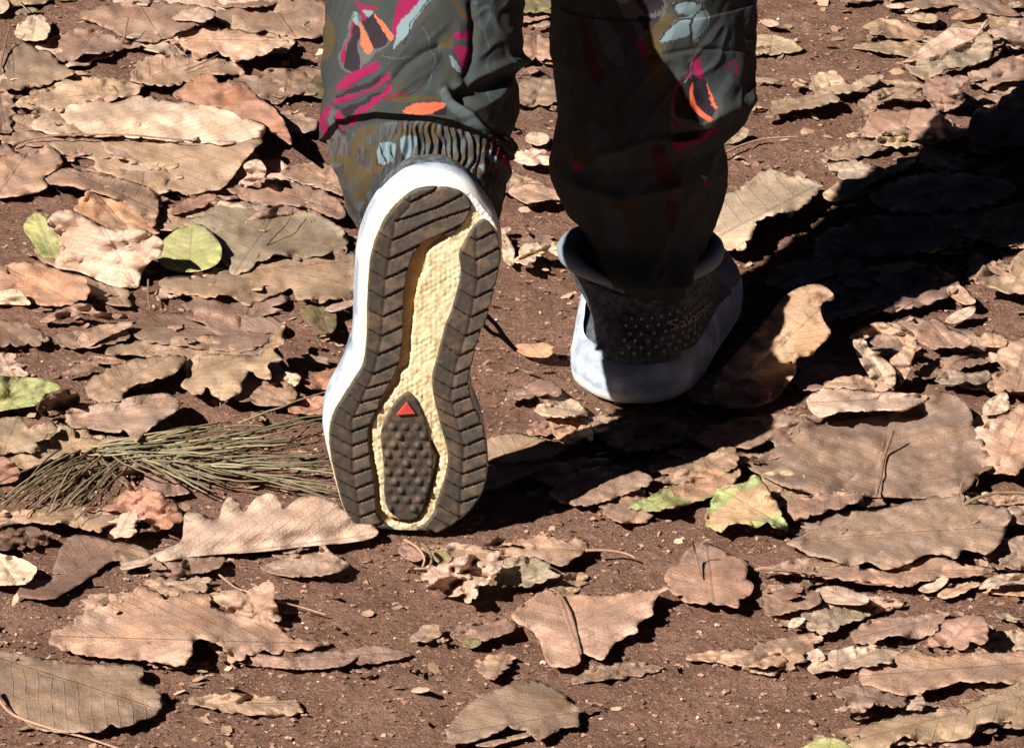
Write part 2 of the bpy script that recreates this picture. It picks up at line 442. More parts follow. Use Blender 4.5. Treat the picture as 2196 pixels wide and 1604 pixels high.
def make_pod(name, poly, frame, side, fine, parent, col=(0.058, 0.048, 0.038)):
    poly = catmull(poly, 3.0 if fine else 7)
    if side == 'R' and fine:
        px_, py_ = poly[:, 0], poly[:, 1]; outer_ = px_ > np.interp(py_, [480, 600, 780, 900, 1000, 1130], [1045, 1035, 985, 1000, 1010, 960])
        f_ = np.mod(phase(py_ + np.where(py_ < 800, .52, .36) * (px_ - np.interp(py_, [480, 530, 600, 700, 780, 850, 950, 1100], [1022, 1020, 1024, 1004, 978, 966, 995, 985]))), 1.0)
        poly[:, 0] -= outer_ * 4.2 * np.exp(-((f_ - .5) / .10) ** 2)
    st = 2.6 if fine else 7
    V, F, nb = fill(poly, st, st, 0.15)
    uv = px_uv(V)
    if side == 'C':
        rel = 0.0012 + 0.0004 * fbm(V[:, 0] / 10, V[:, 1] / 10, 2)
        for r in range(11):
            for q in range(-4, 5):
                cx = 871 + q * 26 + (13 if r % 2 else 0) + (r - 5) * 0.6; cy = 912 + r * 19.5
                dd = np.hypot(V[:, 0] - cx, (V[:, 1] - cy) * 1.1)
                rel -= 0.0021 * np.clip(1.25 - dd / 6.6, 0, 1) ** 0.5 * (.75 + .4 * math.sin(r * 5.1 + q * 3.3)) * (cy < 1100)
    else:
        rel = pod_relief(V, side)
    if fine == 0: pass
    wv = -0.0034 + rel
    ed = np.arange(nb); wv[ed] = np.maximum(wv[ed], -.0030) + .0008
    P = frame(np.c_[uv, wv]); B = frame(np.c_[uv[:nb], np.full(nb, 0.0085 if side != 'C' else .004)])
    VV = np.vstack([P, B]); n0 = len(P)
    FF = F + [(i, (i + 1) % nb, n0 + (i + 1) % nb, n0 + i) for i in range(nb)]
    cc = np.tile(np.array(col), (len(VV), 1))
    dirt_ = np.clip((rel - .0016) * 900, 0, 1) * np.clip((fbm(V[:, 0] / 18, V[:, 1] / 18, 61, 3) - .36) * 5, 0, 1)
    dirt_ = np.maximum(dirt_, np.clip((fbm(V[:, 0] / 30, V[:, 1] / 22, 63, 4) - .56) * 7, 0, .75))[:, None]
    cc[:len(V)] = cc[:len(V)] * (1 - dirt_) + np.array([.125, .084, .054]) * dirt_
    o = mesh_obj(name, VV, FF, M_rub, parent, cols=cc); fix_normals(o)
    return o

def hull(P):
    P = P[np.lexsort((P[:, 1], P[:, 0]))]; H = []
    for Q in (P, P[::-1]):
        h = []
        for p in Q:
            while len(h) > 1 and (h[-1][0] - h[-2][0]) * (p[1] - h[-2][1]) - (h[-1][1] - h[-2][1]) * (p[0] - h[-2][0]) <= 0: h.pop()
            h.append(p)
        H += h[:-1]
    return np.array(H)
def make_shoe(frame, fine, parent, AW=.044, LOW=0.0):
    # ---- upper
    NU = 200
    outl = resample(globals()['outl'], 220)
    if not fine:
        outl = resample(catmull(resample(hull(outl), 40), .002), 220)
        outl[:, 0] *= 1.04
    base = resample(outl, NU)
    hi = int(np.argmax(base[:, 1])); EA = 2 * math.pi * ((np.arange(NU) - hi) % NU) / NU
    if base[(hi + 10) % NU, 0] < base[hi, 0]: EA = -EA
    def ring(w, a, b, drop=0.0, inset=0.0):
        if fine: w = w if w < .05 else .05 + (w - .05) * .6
        u, v = base[:, 0].copy(), base[:, 1].copy()
        L = VH - vmin
        v2 = VH - (VH - v) * (1 - a) - inset
        ctr = np.interp(v, [vmin, vmin + .5 * L, VH], [UH * 0.0 - .005, UH * .6, UH])
        heelness = np.clip((v2 - (VH - .10)) / .10, 0, 1)
        s = 1 - b * (1 - heelness * 0.75)
        u2 = ctr + (u - ctr) * s; v2 = VH - (VH - v) * (1 - a * .35) - inset
        e = min(1, max(0, a / .6)); aw = AW - inset * .6; av = .054 - inset
        u2 = u2 * (1 - e) + (UH + aw * np.sin(EA)) * e; v2 = v2 * (1 - e) + (VH - (.070 if not fine else .050) + (av * .86 if not fine else av * .6) * np.cos(EA)) * e
        if not fine: u2 = UH + (u2 - UH) * np.where(u2 > UH, 1 - .19 * math.exp(-((w - .050) / .017) ** 2), 1 + .10 * math.exp(-((w - .050) / .03) ** 2))
        wv = w - LOW * min(1, max(0, w - .03) / .05) * (1 - .30 * np.clip(np.abs(np.sin(EA)) * 1.2 - .1, 0, 1)) + drop * (1 - heelness)
        return frame(np.stack([u2, v2, wv if np.ndim(wv) else np.full(NU, wv)], 1))
    prof = [(.022, .015, .06, 0, .003), (.034, .03, .07, 0, .004), (.044, .06, .10, 0, .004), (.054, .14, .16, .0, .004), (.064, .27, .24, .0, .005), (.074, .42, .28, .004, .006),
            (.083, .52, .26, .010, .006), (.091, .575, .20, .014, .004), (.097, .60, .14, .016, .000), (.099, .61, .12, .016, .004), (.096, .625, .2, .014, .009), (.085, .66, .28, .01, .013), (.06, .70, .35, 0, .018)]
    rg = [ring(*q) for q in prof]
    V, F = loft(rg, True, False, True)
    up = mesh_obj('shoe', V, F, M_knit, parent); fix_normals(up)
    # padded collar rim
    rim = rg[9] * 0.5 + rg[8] * 0.5
    EA2 = 2 * math.pi * ((np.arange(NU) - int(np.argmax(base[:, 1]))) % NU) / NU
    rr_ = .0016 + .0052 * np.clip(np.abs(np.sin(EA2)) * 1.3 - .25, 0, 1) if not fine else np.full(NU, .005)
    V, F = tube_mesh(np.vstack([rim, rim[:2]]), np.r_[rr_, rr_[:2]], 12, False)
    mesh_obj('collar', V, F, M_collar, up)
    # heel counter : dark fabric shell round the heel
    sel = np.argsort(-base[:, 1]); c0 = sel[0]; half = 52
    idx = [(c0 + j) % NU for j in range(-half, half + 1)]
    rows = []
    for q in range(0, 17):
        kq = q / 16 * 6.6 + 0.6; i0 = int(kq); f = kq - i0
        r = rg[i0] * (1 - f) + rg[min(i0 + 1, 8)] * f
        cen = r.mean(0)
        rr = r[idx]; d = rr - cen; d /= np.linalg.norm(d, axis=1)[:, None]
        rows.append(rr + d * (0.0022 - 0.0014 * abs(q / 16 - .5)))
    V, F = loft(rows, False)
    hc = mesh_obj('heel_counter', V, F, M_counter, up); so = hc.modifiers.new('s', 'SOLIDIFY'); so.thickness = 0.0018; so.offset = -1
    # ---- midsole: side walls + tread plate
    prof = [(.0008, -.0012), (.003, .0004), (.007, .0022), (.013, .0040), (.020, .0046), (.027, .0030), (.034, -.0010), (.036, -.006)]
    rings = []
    vv = outl[:, 1]; heel = np.clip((vv - (VH - .09)) / .09, 0, 1); mid = np.exp(-((vv - (VH - .11)) / .05) ** 2)
    for i, (ww, of) in enumerate(prof):
        hh = ww * (1 + 0.35 * mid * (ww > .01) - 0.16 * heel * (ww > .01) * (np.abs(outl[:, 0] - UH) < .03))
        sc = np.interp(vv - vmin, [0, .05, .10, .15, .3], [.1, .15, .6, 1.3, 1.2]) * np.interp(outl[:, 0] - np.interp(vv, [vmin, VH], [0, UH]), [-.03, .0, .03], [1.0, .8, .25])
        fl = np.where(of > 0, of * sc, of) + (0.0020 if fine else .0045) * heel * math.sin(min(1, ww / .03) ** .7 * math.pi) + 0.0009 * (fbm(vv * 55, outl[:, 0] * 20 + ww * 60, 3) - .5)
        pp = offset(outl, fl)
        rings.append(frame(np.c_[pp, hh]))
    V, F = loft(rings, True, False, False); n0 = len(V)
    colW = np.array([0.76, 0.77, 0.74]); col = np.tile(colW, (n0, 1))
    # speckled blue-grey foam band on the upper half of the wall
    hrow = np.repeat([p[0] for p in prof], len(outl)); uu = np.tile(np.arange(len(outl)), len(prof))
    band = (hrow > .012)
    sp = fbm(uu / 5.0, hrow * 420, 4, 4)
    col[band] = np.array([0.36, 0.41, 0.48]) * (0.78 + .95 * np.clip((sp[band, None] - .42) * 3, 0, 1))
    sub = px_outer = None
    st = 3.2 if fine else 9
    # the plate is triangulated in photo-plane coordinates so its recess follows the traced channel
    pl = np.array(catmull(OUTER, 5.0 if fine else 9)); PV, PF, nb = fill(pl, st, st, .1)
    uv = px_uv(PV); rc = inside(PV, catmull(RECESS, 5)); wv = np.full(len(PV), 0.0004)
    hx = PV[:, 0] * .62; hy = PV[:, 1] * .62; bump = (np.cos(hx) + np.cos(hx * .5 + hy * .866) + np.cos(hx * .5 - hy * .866)) / 2
    bump = bump * vnoise(PV[:, 0] / 25, PV[:, 1] / 25, 77) * 1.5; wv += -0.00026 * bump + 0.0007 * (vnoise(PV[:, 0] / 6, PV[:, 1] / 6, 79) - .5) + 0.0009 * (fbm(PV[:, 0] / 14, PV[:, 1] / 14, 6, 3) - .5)
    wv[:nb] = 0.0008
    wv[rc] = 0.0040
    ox, oy = 0, 0
    cream = np.array([0.80, 0.69, 0.43]); cc = np.tile(cream, (len(PV), 1))
    st1 = fbm(PV[:, 0] / 16, PV[:, 1] / 20, 21, 4)
    k1 = np.clip((st1 - .50) * 6, 0, 1)[:, None] * (np.clip((PV[:, 1] - 500) / 80, 0, 1) * (PV[:, 0] < 960))[:, None]
    cc = cc * (1 - .6 * k1) + np.array([.55, .36, .16]) * .6 * k1
    k2 = (fbm(PV[:, 0] / 7, PV[:, 1] / 7, 31, 3) > .62) * (PV[:, 1] > 860)
    dark_strip = seg_dist(PV, [(925, 950), (940, 985), (930, 1030), (918, 1075), (900, 1110), (870, 1122), (845, 1118)]) < 4.5
    cc[k2] = cc[k2] * .45 + np.array([.30, .16, .08]) * .4
    cc[dark_strip] = (.16, .085, .045); wv[dark_strip] = .005
    rim_z = seg_dist(PV, [(870, 395), (914, 390), (985, 395), (1060, 470)]) < 14
    cc[rim_z] = (.76, .77, .73)
    cc[rc] = np.array([.46, .30, .13]) * (0.7 + .6 * st1[rc])[:, None]
    VV = np.vstack([V, frame(np.c_[uv, wv])]); CC = np.vstack([col, cc])
    FF = F + [tuple(n0 + i for i in f) for f in PF]
    ms = mesh_obj('midsole', VV, FF, M_mid, up, cols=CC); fix_normals(ms)
    for nme, poly, s in (('outer_tread', LPOD, 'L'), ('inner_tread', RPOD, 'R'), ('forefoot_tread', CPOD, 'C')):
        make_pod(nme, poly, frame, s, fine, up)
    tri = px_uv([(872, 857), (889, 880), (850, 883)])
    A = frame(np.c_[tri, np.full(3, -0.0042)]); B = frame(np.c_[tri, np.full(3, -0.0022)])
    mesh_obj('red_triangle', np.vstack([A, B]), [(0, 1, 2), (3, 5, 4), (0, 3, 4, 1), (1, 4, 5, 2), (2, 5, 3, 0)], M_red, up, smooth=False)
    return up, rg, idx, rows, frame

# ---- body: one continuous skinned figure, mostly hidden in clothes and out of frame above
HR = at_z(1370, 886, 0.0)
PSI = math.radians(1.5)
dR = np.array([math.sin(PSI), math.cos(PSI), 0]); VR = -dR; UR = np.array([-math.cos(PSI), math.sin(PSI), 0]); WR = np.array([0, 0, 1.0])
FR = Frame(HR - VR * (VH + .004) - UR * UH + WR * 0.0055, UR, VR, WR)
ankL = FL([UH + .012, VH - .045, .078]); ankR = FR([UH, VH - .066, .11])
ballL = FL([-.005, vmin + .09, .034]); ballR = FR([-.005, vmin + .09, .034])
toeL = FL([-.005, vmin + .03, .030]); toeR = FR([-.005, vmin + .03, .030])
kneeR = np.array([.100, .040, .50]); hipR = np.array([.098, -.010, .90])
kneeL = np.array([-.074, -.050, .60]); hipL = np.array([-.075, -.020, .90])
pel = np.array([.012, -.02, .98])
pts = dict(pel=(pel, .115), hipL=(hipL, .078), kneeL=(kneeL, .050), shinL=(.5 * kneeL + .5 * ankL + np.array([.006, -.02, 0]), .034), ankL=(ankL, .020), heelL=(FL([UH + .008, VH - .045, .050]), .016), ballL=(ballL, .020), toeL=(toeL, .014),
           hipR=(hipR, .078), kneeR=(kneeR, .050), shinR=(.5 * kneeR + .5 * ankR, .042), ankR=(ankR, .028), heelR=(FR([UH, VH - .055, .045]), .020), ballR=(ballR, .020), toeR=(toeR, .014),
           waist=(np.array([.012, -0.010, 1.12]), .115), chest=(np.array([.012, 0.010, 1.30]), .135), neck0=(np.array([.012, 0.015, 1.46]), .055), neck=(np.array([.012, 0.025, 1.52]), .052), head0=(np.array([.012, 0.045, 1.58]), .075), head=(np.array([.012, 0.045, 1.66]), .082), crown=(np.array([.012, 0.040, 1.72]), .05),
           nose=(np.array([.012, 0.140, 1.62]), .012), shL=(np.array([-.15, 0.010, 1.42]), .052), elL=(np.array([-.21, 0.050, 1.16]), .038), wrL=(np.array([-.19, 0.210, .98]), .026), haL=(np.array([-.185, 0.260, .94]), .024),
           shR=(np.array([.175, 0.010, 1.42]), .052), elR=(np.array([.235, -0.090, 1.17]), .038), wrR=(np.array([.23, -0.070, .93]), .026), haR=(np.array([.228, -0.060, .87]), .024))
edges = [('pel', 'hipL'), ('hipL', 'kneeL'), ('kneeL', 'shinL'), ('shinL', 'ankL'), ('ankL', 'heelL'), ('ankL', 'ballL'), ('ballL', 'toeL'), ('pel', 'hipR'), ('hipR', 'kneeR'), ('kneeR', 'shinR'), ('shinR', 'ankR'), ('ankR', 'heelR'), ('ankR', 'ballR'), ('ballR', 'toeR'),
         ('pel', 'waist'), ('waist', 'chest'), ('chest', 'neck0'), ('neck0', 'neck'), ('neck', 'head0'), ('head0', 'head'), ('head', 'crown'), ('head0', 'nose'),
         ('chest', 'shL'), ('shL', 'elL'), ('elL', 'wrL'), ('wrL', 'haL'), ('chest', 'shR'), ('shR', 'elR'), ('elR', 'wrR'), ('wrR', 'haR')]
for s, dirv in (('L', np.array([.02, .8, -.6])), ('R', np.array([0, .25, -.97]))):
    h = pts['ha' + s][0]; sgn = 1 if s == 'L' else -1
    for q in range(4):
        lat = np.array([0, .97, .25]) if s == 'R' else np.array([.3, .5, .75])
        a = h + lat * (q - 1.5) * .019 + dirv * .035; b = a + dirv * (.03 if q in (1, 2) else .024) + np.array([sgn * .008, 0, 0]); c2 = b + dirv * .02 + np.array([sgn * .018, 0, 0])
        for nm, pp, rr in (('a', a, .009), ('b', b, .008), ('c', c2, .0065)): pts['f%s%d%s' % (s, q, nm)] = (pp, rr)
        edges += [('ha' + s, 'f%s%da' % (s, q)), ('f%s%da' % (s, q), 'f%s%db' % (s, q)), ('f%s%db' % (s, q), 'f%s%dc' % (s, q))]
    t1 = h + np.array([sgn * .022, .02, -.005]); pts['t' + s] = (t1, .010); pts['u' + s] = (t1 + dirv * .03 + np.array([sgn * .008, 0, 0]), .008)
    edges += [('wr' + s, 't' + s), ('t' + s, 'u' + s)]
names = list(pts)
me = bpy.data.meshes.new('person')
me.from_pydata([tuple(pts[n][0]) for n in names], [(names.index(a), names.index(b)) for a, b in edges], [])
skin = simple_mat('skin', (0.42, 0.26, 0.19), (0.45, 0.29, 0.21), 60, 0.5, 0.1, 0.0003)
me.materials.append(skin)
person = bpy.data.objects.new('person', me); COL.objects.link(person)
md = person.modifiers.new('skin', 'SKIN'); md.use_smooth_shade = True
lay = me.skin_vertices[0].data if me.skin_vertices else None
if lay is None:
    bpy.context.view_layer.objects.active = person; bpy.ops.mesh.customdata_skin_add(); lay = me.skin_vertices[0].data
for i, n in enumerate(names): lay[i].radius = (pts[n][1],) * 2; lay[i].use_root = (n == 'pel')
sb = person.modifiers.new('sub', 'SUBSURF'); sb.levels = 1; sb.render_levels = 2
tag(person, 'person walking away in floral grey-green trousers and pale running shoes, left heel lifted', 'person')

shoeL, rgL, idxL, rowsL, _ = make_shoe(FL, 1, person, .035, .012)
shoeR, rgR, idxR, rowsR, _ = make_shoe(FR, 0, person, .056, .018)
shoeL['label'] = 'raised left shoe showing its worn brown tread and cream foam channel'
shoeR['label'] = 'planted right shoe seen from behind, mostly in shadow'
# two thin black strands sticking out beside the raised shoe
lp = [at_y(x, y, -.262) for x, y in catmull([(1020, 655), (1045, 678), (1065, 698), (1080, 720), (1096, 740), (1107, 751)], 6, False)]
V, F = tube_mesh(lp, 0.0016, 8); mesh_obj('lace', V, F, M_strand, shoeL)
lp = [at_y(x, y, -.258) for x, y in catmull([(1015, 676), (1038, 698), (1055, 714), (1075, 722), (1094, 740), (1107, 752)], 6, False)]
V, F = tube_mesh(lp, 0.0014, 8); mesh_obj('lace', V, F, M_strand, shoeL)
# raised dots and lettering on the right heel
def heel_point(cx, row, lift=0.0012):
    """point on the heel counter grid: cx column 0..104, row 0..16 (floats)"""
    c0 = int(cx); r0 = int(row); fc, fr = cx - c0, row - r0
    R0, R1 = rowsR[r0], rowsR[min(r0 + 1, 16)]
    a = R0[c0] * (1 - fc) + R0[min(c0 + 1, 104)] * fc; b = R1[c0] * (1 - fc) + R1[min(c0 + 1, 104)] * fc
    P = a * (1 - fr) + b * fr
    n = P - np.mean(R0, 0); n[2] = 0; n /= np.linalg.norm(n)
    return P + n * lift, n
dirx = 1 if rowsR[8][104][0] > rowsR[8][0][0] else -1     # which way columns run on the picture
def col_at(x): return 52 + dirx * x
dots = []; dF = []
for i in range(8):
    for j in range(6):
        P, n = heel_point(col_at(-4 + i * 3.3 + (1.6 if j % 2 else 0)), 3.0 + j * 1.6)
        b = len(dots)
        for a in range(6):
            t = np.array([-n[1], n[0], 0]); dots.append(P + (t * math.cos(a * 1.047) + np.array([0, 0, 1]) * math.sin(a * 1.047)) * 0.0013)
        dots.append(P + n * .0006); dF += [(b + a, b + (a + 1) % 6, b + 6) for a in range(6)]
mesh_obj('dot_pattern', dots, dF, M_print, shoeR)
cu = bpy.data.curves.new('heel_lettering', 'FONT'); cu.body = 'Salomon'; cu.size = 1.0
to = bpy.data.objects.new('tmp_text', cu); COL.objects.link(to)
dg = bpy.context.evaluated_depsgraph_get(); tm = bpy.data.meshes.new_from_object(to.evaluated_get(dg))
import bmesh
bm = bmesh.new(); bm.from_mesh(tm); bmesh.ops.triangulate(bm, faces=bm.faces)
bmesh.ops.subdivide_edges(bm, edges=bm.edges, cuts=1); 
tv = [(v.co.x, v.co.y) for v in bm.verts]; tf = [[v.index for v in f.verts] for f in bm.faces]; bm.free()
bpy.data.objects.remove(to)
tv = [heel_point(col_at(9 + x * 7.4), 7.6 + y * 3.3 - 0.2 * x, .0022)[0] for x, y in tv]
mesh_obj('heel_lettering', tv, tf, M_print, shoeR)

# ---- trousers
M_cloth = tint_mat('printed_cloth', rough=0.85, bscale=1400, bump=0.45, bdist=0.0006, var=0.16, vscale=45, spec=0.12, weave=True)
G0 = (.037, .042, .040); MAG = (.20, .010, .052); COR = (.62, .11, .055); BLU = (.145, .20, .215); OCH = (.070, .050, .025); PLU = (.022, .016, .020); GRY = (.078, .078, .075); RED = (.095, .024, .025); STL = (.062, .078, .080)
PL = [
 (OCH, [(698,33),(712,40),(725,66),(726,96),(716,126),(704,123)]), (OCH, [(962,0),(984,8),(1016,49),(986,38)]), (STL, [(1030,20),(1046,12),(1050,45),(1040,66),(1030,48)]), (STL, [(1005,0),(1030,0),(1022,10)]),
 (MAG, [(863,0),(904,0),(879,25),(857,55),(852,77),(841,71),(849,36)]), (BLU, [(921,0),(907,22),(893,47),(868,82),(849,107),(847,91),(857,55),(888,16),(905,0)]),
 (GRY, [(768,28),(752,60),(742,98),(732,124),(740,148),(760,158),(775,150),(800,118),(836,92),(824,60),(806,32),(786,40)]),
 (PLU, [(761,52),(772,58),(775,132),(770,154),(751,151),(745,132),(751,93)]), (MAG, [(770,33),(756,60),(745,96),(737,121),(741,137),(748,134),(747,101),(760,60),(774,36)]),
 (PLU, [(781,44),(808,33),(825,71),(830,93),(803,104),(792,74)]), (COR, [(777,49),(786,71),(800,96),(800,107),(789,118),(781,96),(774,66)]), (COR, [(808,33),(827,55),(844,80),(838,90),(830,80),(816,55)]),
 (MAG, [(770,0),(783,11),(816,20),(805,26),(785,22),(792,40),(784,46),(776,14)]), (BLU, [(766,34),(774,28),(773,56),(764,50)]), (BLU, [(783,24),(805,27),(800,36),(790,37)]),
 (MAG, [(726,192),(750,162),(781,145),(803,132),(816,140),(808,156),(781,170),(753,187)]), (PLU, [(723,208),(770,189),(808,170),(822,163),(800,184),(760,200),(724,214)]),
 (MAG, [(720,228),(720,214),(759,203),(797,187),(830,156),(836,165),(825,178),(797,197),(756,217),(729,230)]), (MAG, [(712,225),(719,230),(709,261),(712,299),(701,288),(698,261)]), (GRY, [(716,233),(728,238),(724,270),(732,292),(716,296),(712,262)]),
 (MAG, [(729,241),(740,239),(734,261),(742,283),(734,283),(729,261)]), (MAG, [(751,255),(770,244),(836,180),(838,190),(803,228),(778,247),(770,263),(753,272)]), (PLU, [(735,240),(775,226),(815,198),(800,216),(770,240),(745,254)]),
 (RED, [(814,208),(847,197),(880,200),(862,212),(835,217)]), (OCH, [(835,212),(880,203),(925,206),(950,212),(905,214),(860,219)]), (COR, [(863,240),(877,225),(901,219),(951,219),(953,228),(929,244)]), (PLU, [(929,244),(953,229),(958,236),(950,250)]),
 (MAG, [(975,74),(995,66),(1016,63),(1016,82),(984,85)]), (MAG, [(973,99),(1016,104),(1014,132),(997,154),(981,118)]), (BLU, [(964,118),(975,126),(995,159),(970,140)]), (OCH, [(942,91),(962,77),(975,82),(970,101),(951,101)]),
 (STL, [(948,192),(970,189),(1003,233),(1044,285),(1044,310),(989,269),(951,214)]), (MAG, [(1044,321),(1060,299),(1055,321),(1071,346),(1077,359),(1066,354)]),
 (OCH, [(772,276),(808,270),(782,300),(762,340),(757,385),(747,384),(750,330)]), (BLU, [(819,313),(849,315),(847,346),(816,354)]), (BLU, [(860,304),(893,299),(888,329),(879,354),(863,329)]), (OCH, [(800,330),(812,330),(800,380),(788,392)]), (OCH, [(860,285),(905,276),(930,282),(880,294)]),
 (COR, [(975,357),(982,357),(980,376),(975,374)]), (BLU, [(1000,350),(1010,356),(1016,384),(1008,372)]), (BLU, [(1028,320),(1050,340),(1046,352),(1030,338)]), (OCH, [(770,392),(790,372),(786,410),(768,430)])]
PR = [
 (GRY, [(1325,-10),(1420,-10),(1424,30),(1400,70),(1378,100),(1362,60)]), (BLU, [(1326,-4),(1352,-4),(1345,6),(1332,6)]), (PLU, [(1370,-4),(1421,-4),(1415,21),(1388,30),(1376,18)]), (PLU, [(1367,36),(1385,33),(1397,39),(1415,30),(1406,51),(1385,66),(1373,51)]),  # first grey patch: sunlit plain cloth painted in as a lighter tone
 (OCH, [(1379,84),(1394,60),(1427,27),(1451,33),(1439,48),(1424,78),(1418,120),(1424,168),(1421,207),(1403,186),(1385,135)]), (MAG, [(1371,88),(1382,85),(1388,114),(1389,134),(1380,122)]),
 (BLU, [(1439,6),(1469,0),(1499,6),(1502,18),(1484,33),(1454,24)]), (BLU, [(1412,87),(1430,57),(1451,39),(1481,36),(1478,63),(1463,78)]), (BLU, [(1481,45),(1493,27),(1514,24),(1523,45),(1511,72),(1487,93),(1481,81)]),
 (GRY, [(1470,150),(1484,150),(1502,180),(1530,215),(1532,245),(1500,268),(1455,262),(1438,245),(1444,200)]), (PLU, [(1476,166),(1451,192),(1445,234),(1457,254),(1487,260),(1499,263),(1529,239),(1526,210),(1514,171)]),
 (COR, [(1486,178),(1490,205),(1500,232),(1521,256),(1516,261),(1500,250),(1484,232),(1478,205)]), (COR, [(1519,176),(1526,205),(1537,232),(1532,234),(1522,210)]), (MAG, [(1490,120),(1502,132),(1512,162),(1500,172),(1490,150),(1484,170),(1470,165),(1484,140)]),
 (GRY, [(1440,262),(1490,270),(1535,262),(1520,285),(1470,300),(1442,296)]), (PLU, [(1443,290),(1480,284),(1528,274),(1505,290),(1470,302),(1444,303)]), (MAG, [(1440,305),(1469,305),(1499,292),(1538,276),(1528,293),(1484,308),(1455,326)]), (MAG, [(1443,254),(1458,262),(1450,272)]),
 (STL, [(1280,30),(1320,60),(1340,140),(1300,110)]), ((.050,.018,.020), [(1250,40),(1275,80),(1300,180),(1270,150)]), ((.045,.036,.022), [(1220,300),(1290,280),(1300,330),(1240,360)]), ((.046,.056,.056), [(1270,260),(1340,330),(1360,420),(1290,360)]), (MAG, [(1235,345),(1252,352),(1246,370)]), ((.055,.016,.020), [(1400,300),(1430,330),(1450,400),(1410,380)]), ((.05,.038,.022), [(1330,420),(1380,450),(1380,520),(1340,500)]), (MAG, [(1508,388),(1522,396),(1518,404)]), (BLU, [(1500,375),(1512,380),(1508,388)]), ((.045,.056,.056), [(1300,450),(1340,460),(1350,540),(1310,520)]), ((.05,.016,.02), [(1420,430),(1450,440),(1440,500)])]  # motifs outside the palette have the leg's shade mixed into darker print colours
SR = [(PLU, 1.8, [(1440,8),(1468,0),(1496,6),(1502,18)]), (PLU, 1.8, [(1413,84),(1432,57),(1455,41),(1480,38)]), (PLU, 2.4, [(1478,95),(1476,60),(1486,30),(1500,20)]), (PLU, 1.6, [(1485,90),(1508,70),(1515,45),(1505,27)]), (PLU, 1.2, [(1500,20),(1530,-4)]), (PLU, 1.2, [(1500,80),(1492,105),(1480,125)]),
      (MAG, 2.6, [(1487,128),(1470,160),(1452,184),(1444,212),(1443,230)]), (BLU, 1.5, [(1484,132),(1478,160),(1470,176)]), (OCH, 1.5, [(1425,90),(1430,150),(1424,200)]), (OCH, 1.2, [(1436,110),(1440,160),(1430,215)]), (MAG, 1.6, [(1560,150),(1572,130),(1578,160)])]
SL = [(STL, 1.3, [(905,60),(925,100),(930,150),(915,190)]), (PLU, 1.2, [(866,100),(880,60),(905,20),(925,-10)]), (OCH, 1.2, [(1000,0),(985,40),(960,80),(948,95)]), (GRY, 1.1, [(820,120),(850,128),(890,118)]), (PLU, 1.1, [(950,100),(930,150),(900,185),(870,205)]), (GRY, 1.2, [(1040,60),(1050,110),(1040,160)]), (OCH, 1.6, [(1070,20),(1085,80),(1080,120)]), (STL, 1.5, [(1060,180),(1050,230),(1062,280)]), (PLU, 1.3, [(820,318),(830,350),(825,372)]), (PLU, 1.3, [(838,316),(848,345)]), (OCH, 1.8, [(790,300),(830,288),(870,290)]), (GRY, 1.6, [(905,320),(908,360)]), (RED, 1.4, [(940,330),(944,362)]), (STL, 1.8, [(960,330),(966,370)]), (BLU, 1.4, [(1020,360),(1030,400)]), (GRY, 1.4, [(768,36),(752,62),(742,98)]), (OCH, 1.5, [(836,180),(870,150),(905,118),(930,98)]), (OCH, 2.0, [(862,219),(900,206)]), (MAG, 1.6, [(742,260),(747,280)])]
def dodge(P, polys, strokes):
    col = np.tile(np.array(G0), (len(P), 1)); P = P.copy()
    if polys is PL:     # the gathered ankle band shows a browner stretch of the print, finely striped
        cf = np.clip((P[:, 1] - (252 + np.abs(P[:, 0] - 888) ** 1.5 * .020)) / 6, 0, 1)[:, None]
        st_ = vnoise(P[:, 0] / 3.2, P[:, 1] / 46, 71); bb = np.array([.050, .043, .040]) + 0 * P[:, :1]
        bb = np.where(st_[:, None] > .66, np.array([.085, .072, .070]), bb); bb = np.where(st_[:, None] < .26, np.array([.030, .028, .028]), bb)
        bb = np.where((vnoise(P[:, 0] / 14, P[:, 1] / 30, 73) > .70)[:, None], np.array([.068, .080, .082]) * (.5 + st_[:, None]), bb)
        bb = np.where((vnoise(P[:, 0] / 30 + 4, P[:, 1] / 20, 75) > .66)[:, None], np.array([.080, .058, .030]), bb)
        col = col * (1 - cf) + bb * cf
    P += np.stack([(vnoise(P[:, 0] / 5, P[:, 1] / 5, 41) - .5) * 3.0 + (vnoise(P[:, 0] / 26, P[:, 1] / 26, 43) - .5) * 9, (vnoise(P[:, 0] / 5, P[:, 1] / 5, 42) - .5) * 3.0], 1)
    n1_ = fbm(P[:, 0] / 38, P[:, 1] / 60, 51, 3); n2_ = fbm(P[:, 0] / 22 + 9, P[:, 1] / 48, 52, 3)
    vein_ = np.abs(n1_ - .5) < .012; w1_ = np.clip((n2_ - .54) * 5, 0, .45)[:, None]; col = col * (1 - w1_) + np.array([.052, .044, .030]) * w1_; w2_ = np.clip((n1_ - .58) * 5, 0, .5)[:, None]; col = col * (1 - w2_) + np.array([.046, .056, .058]) * w2_
    for c, pl in polys:
        pc = catmull(pl, 6); m = inside(P, pc); col[m] = c
    for c, wd, ln in strokes:
        lc = catmull(ln, 6, False); m = seg_dist(P, lc[:, :2]) < wd; col[m] = c
    return col
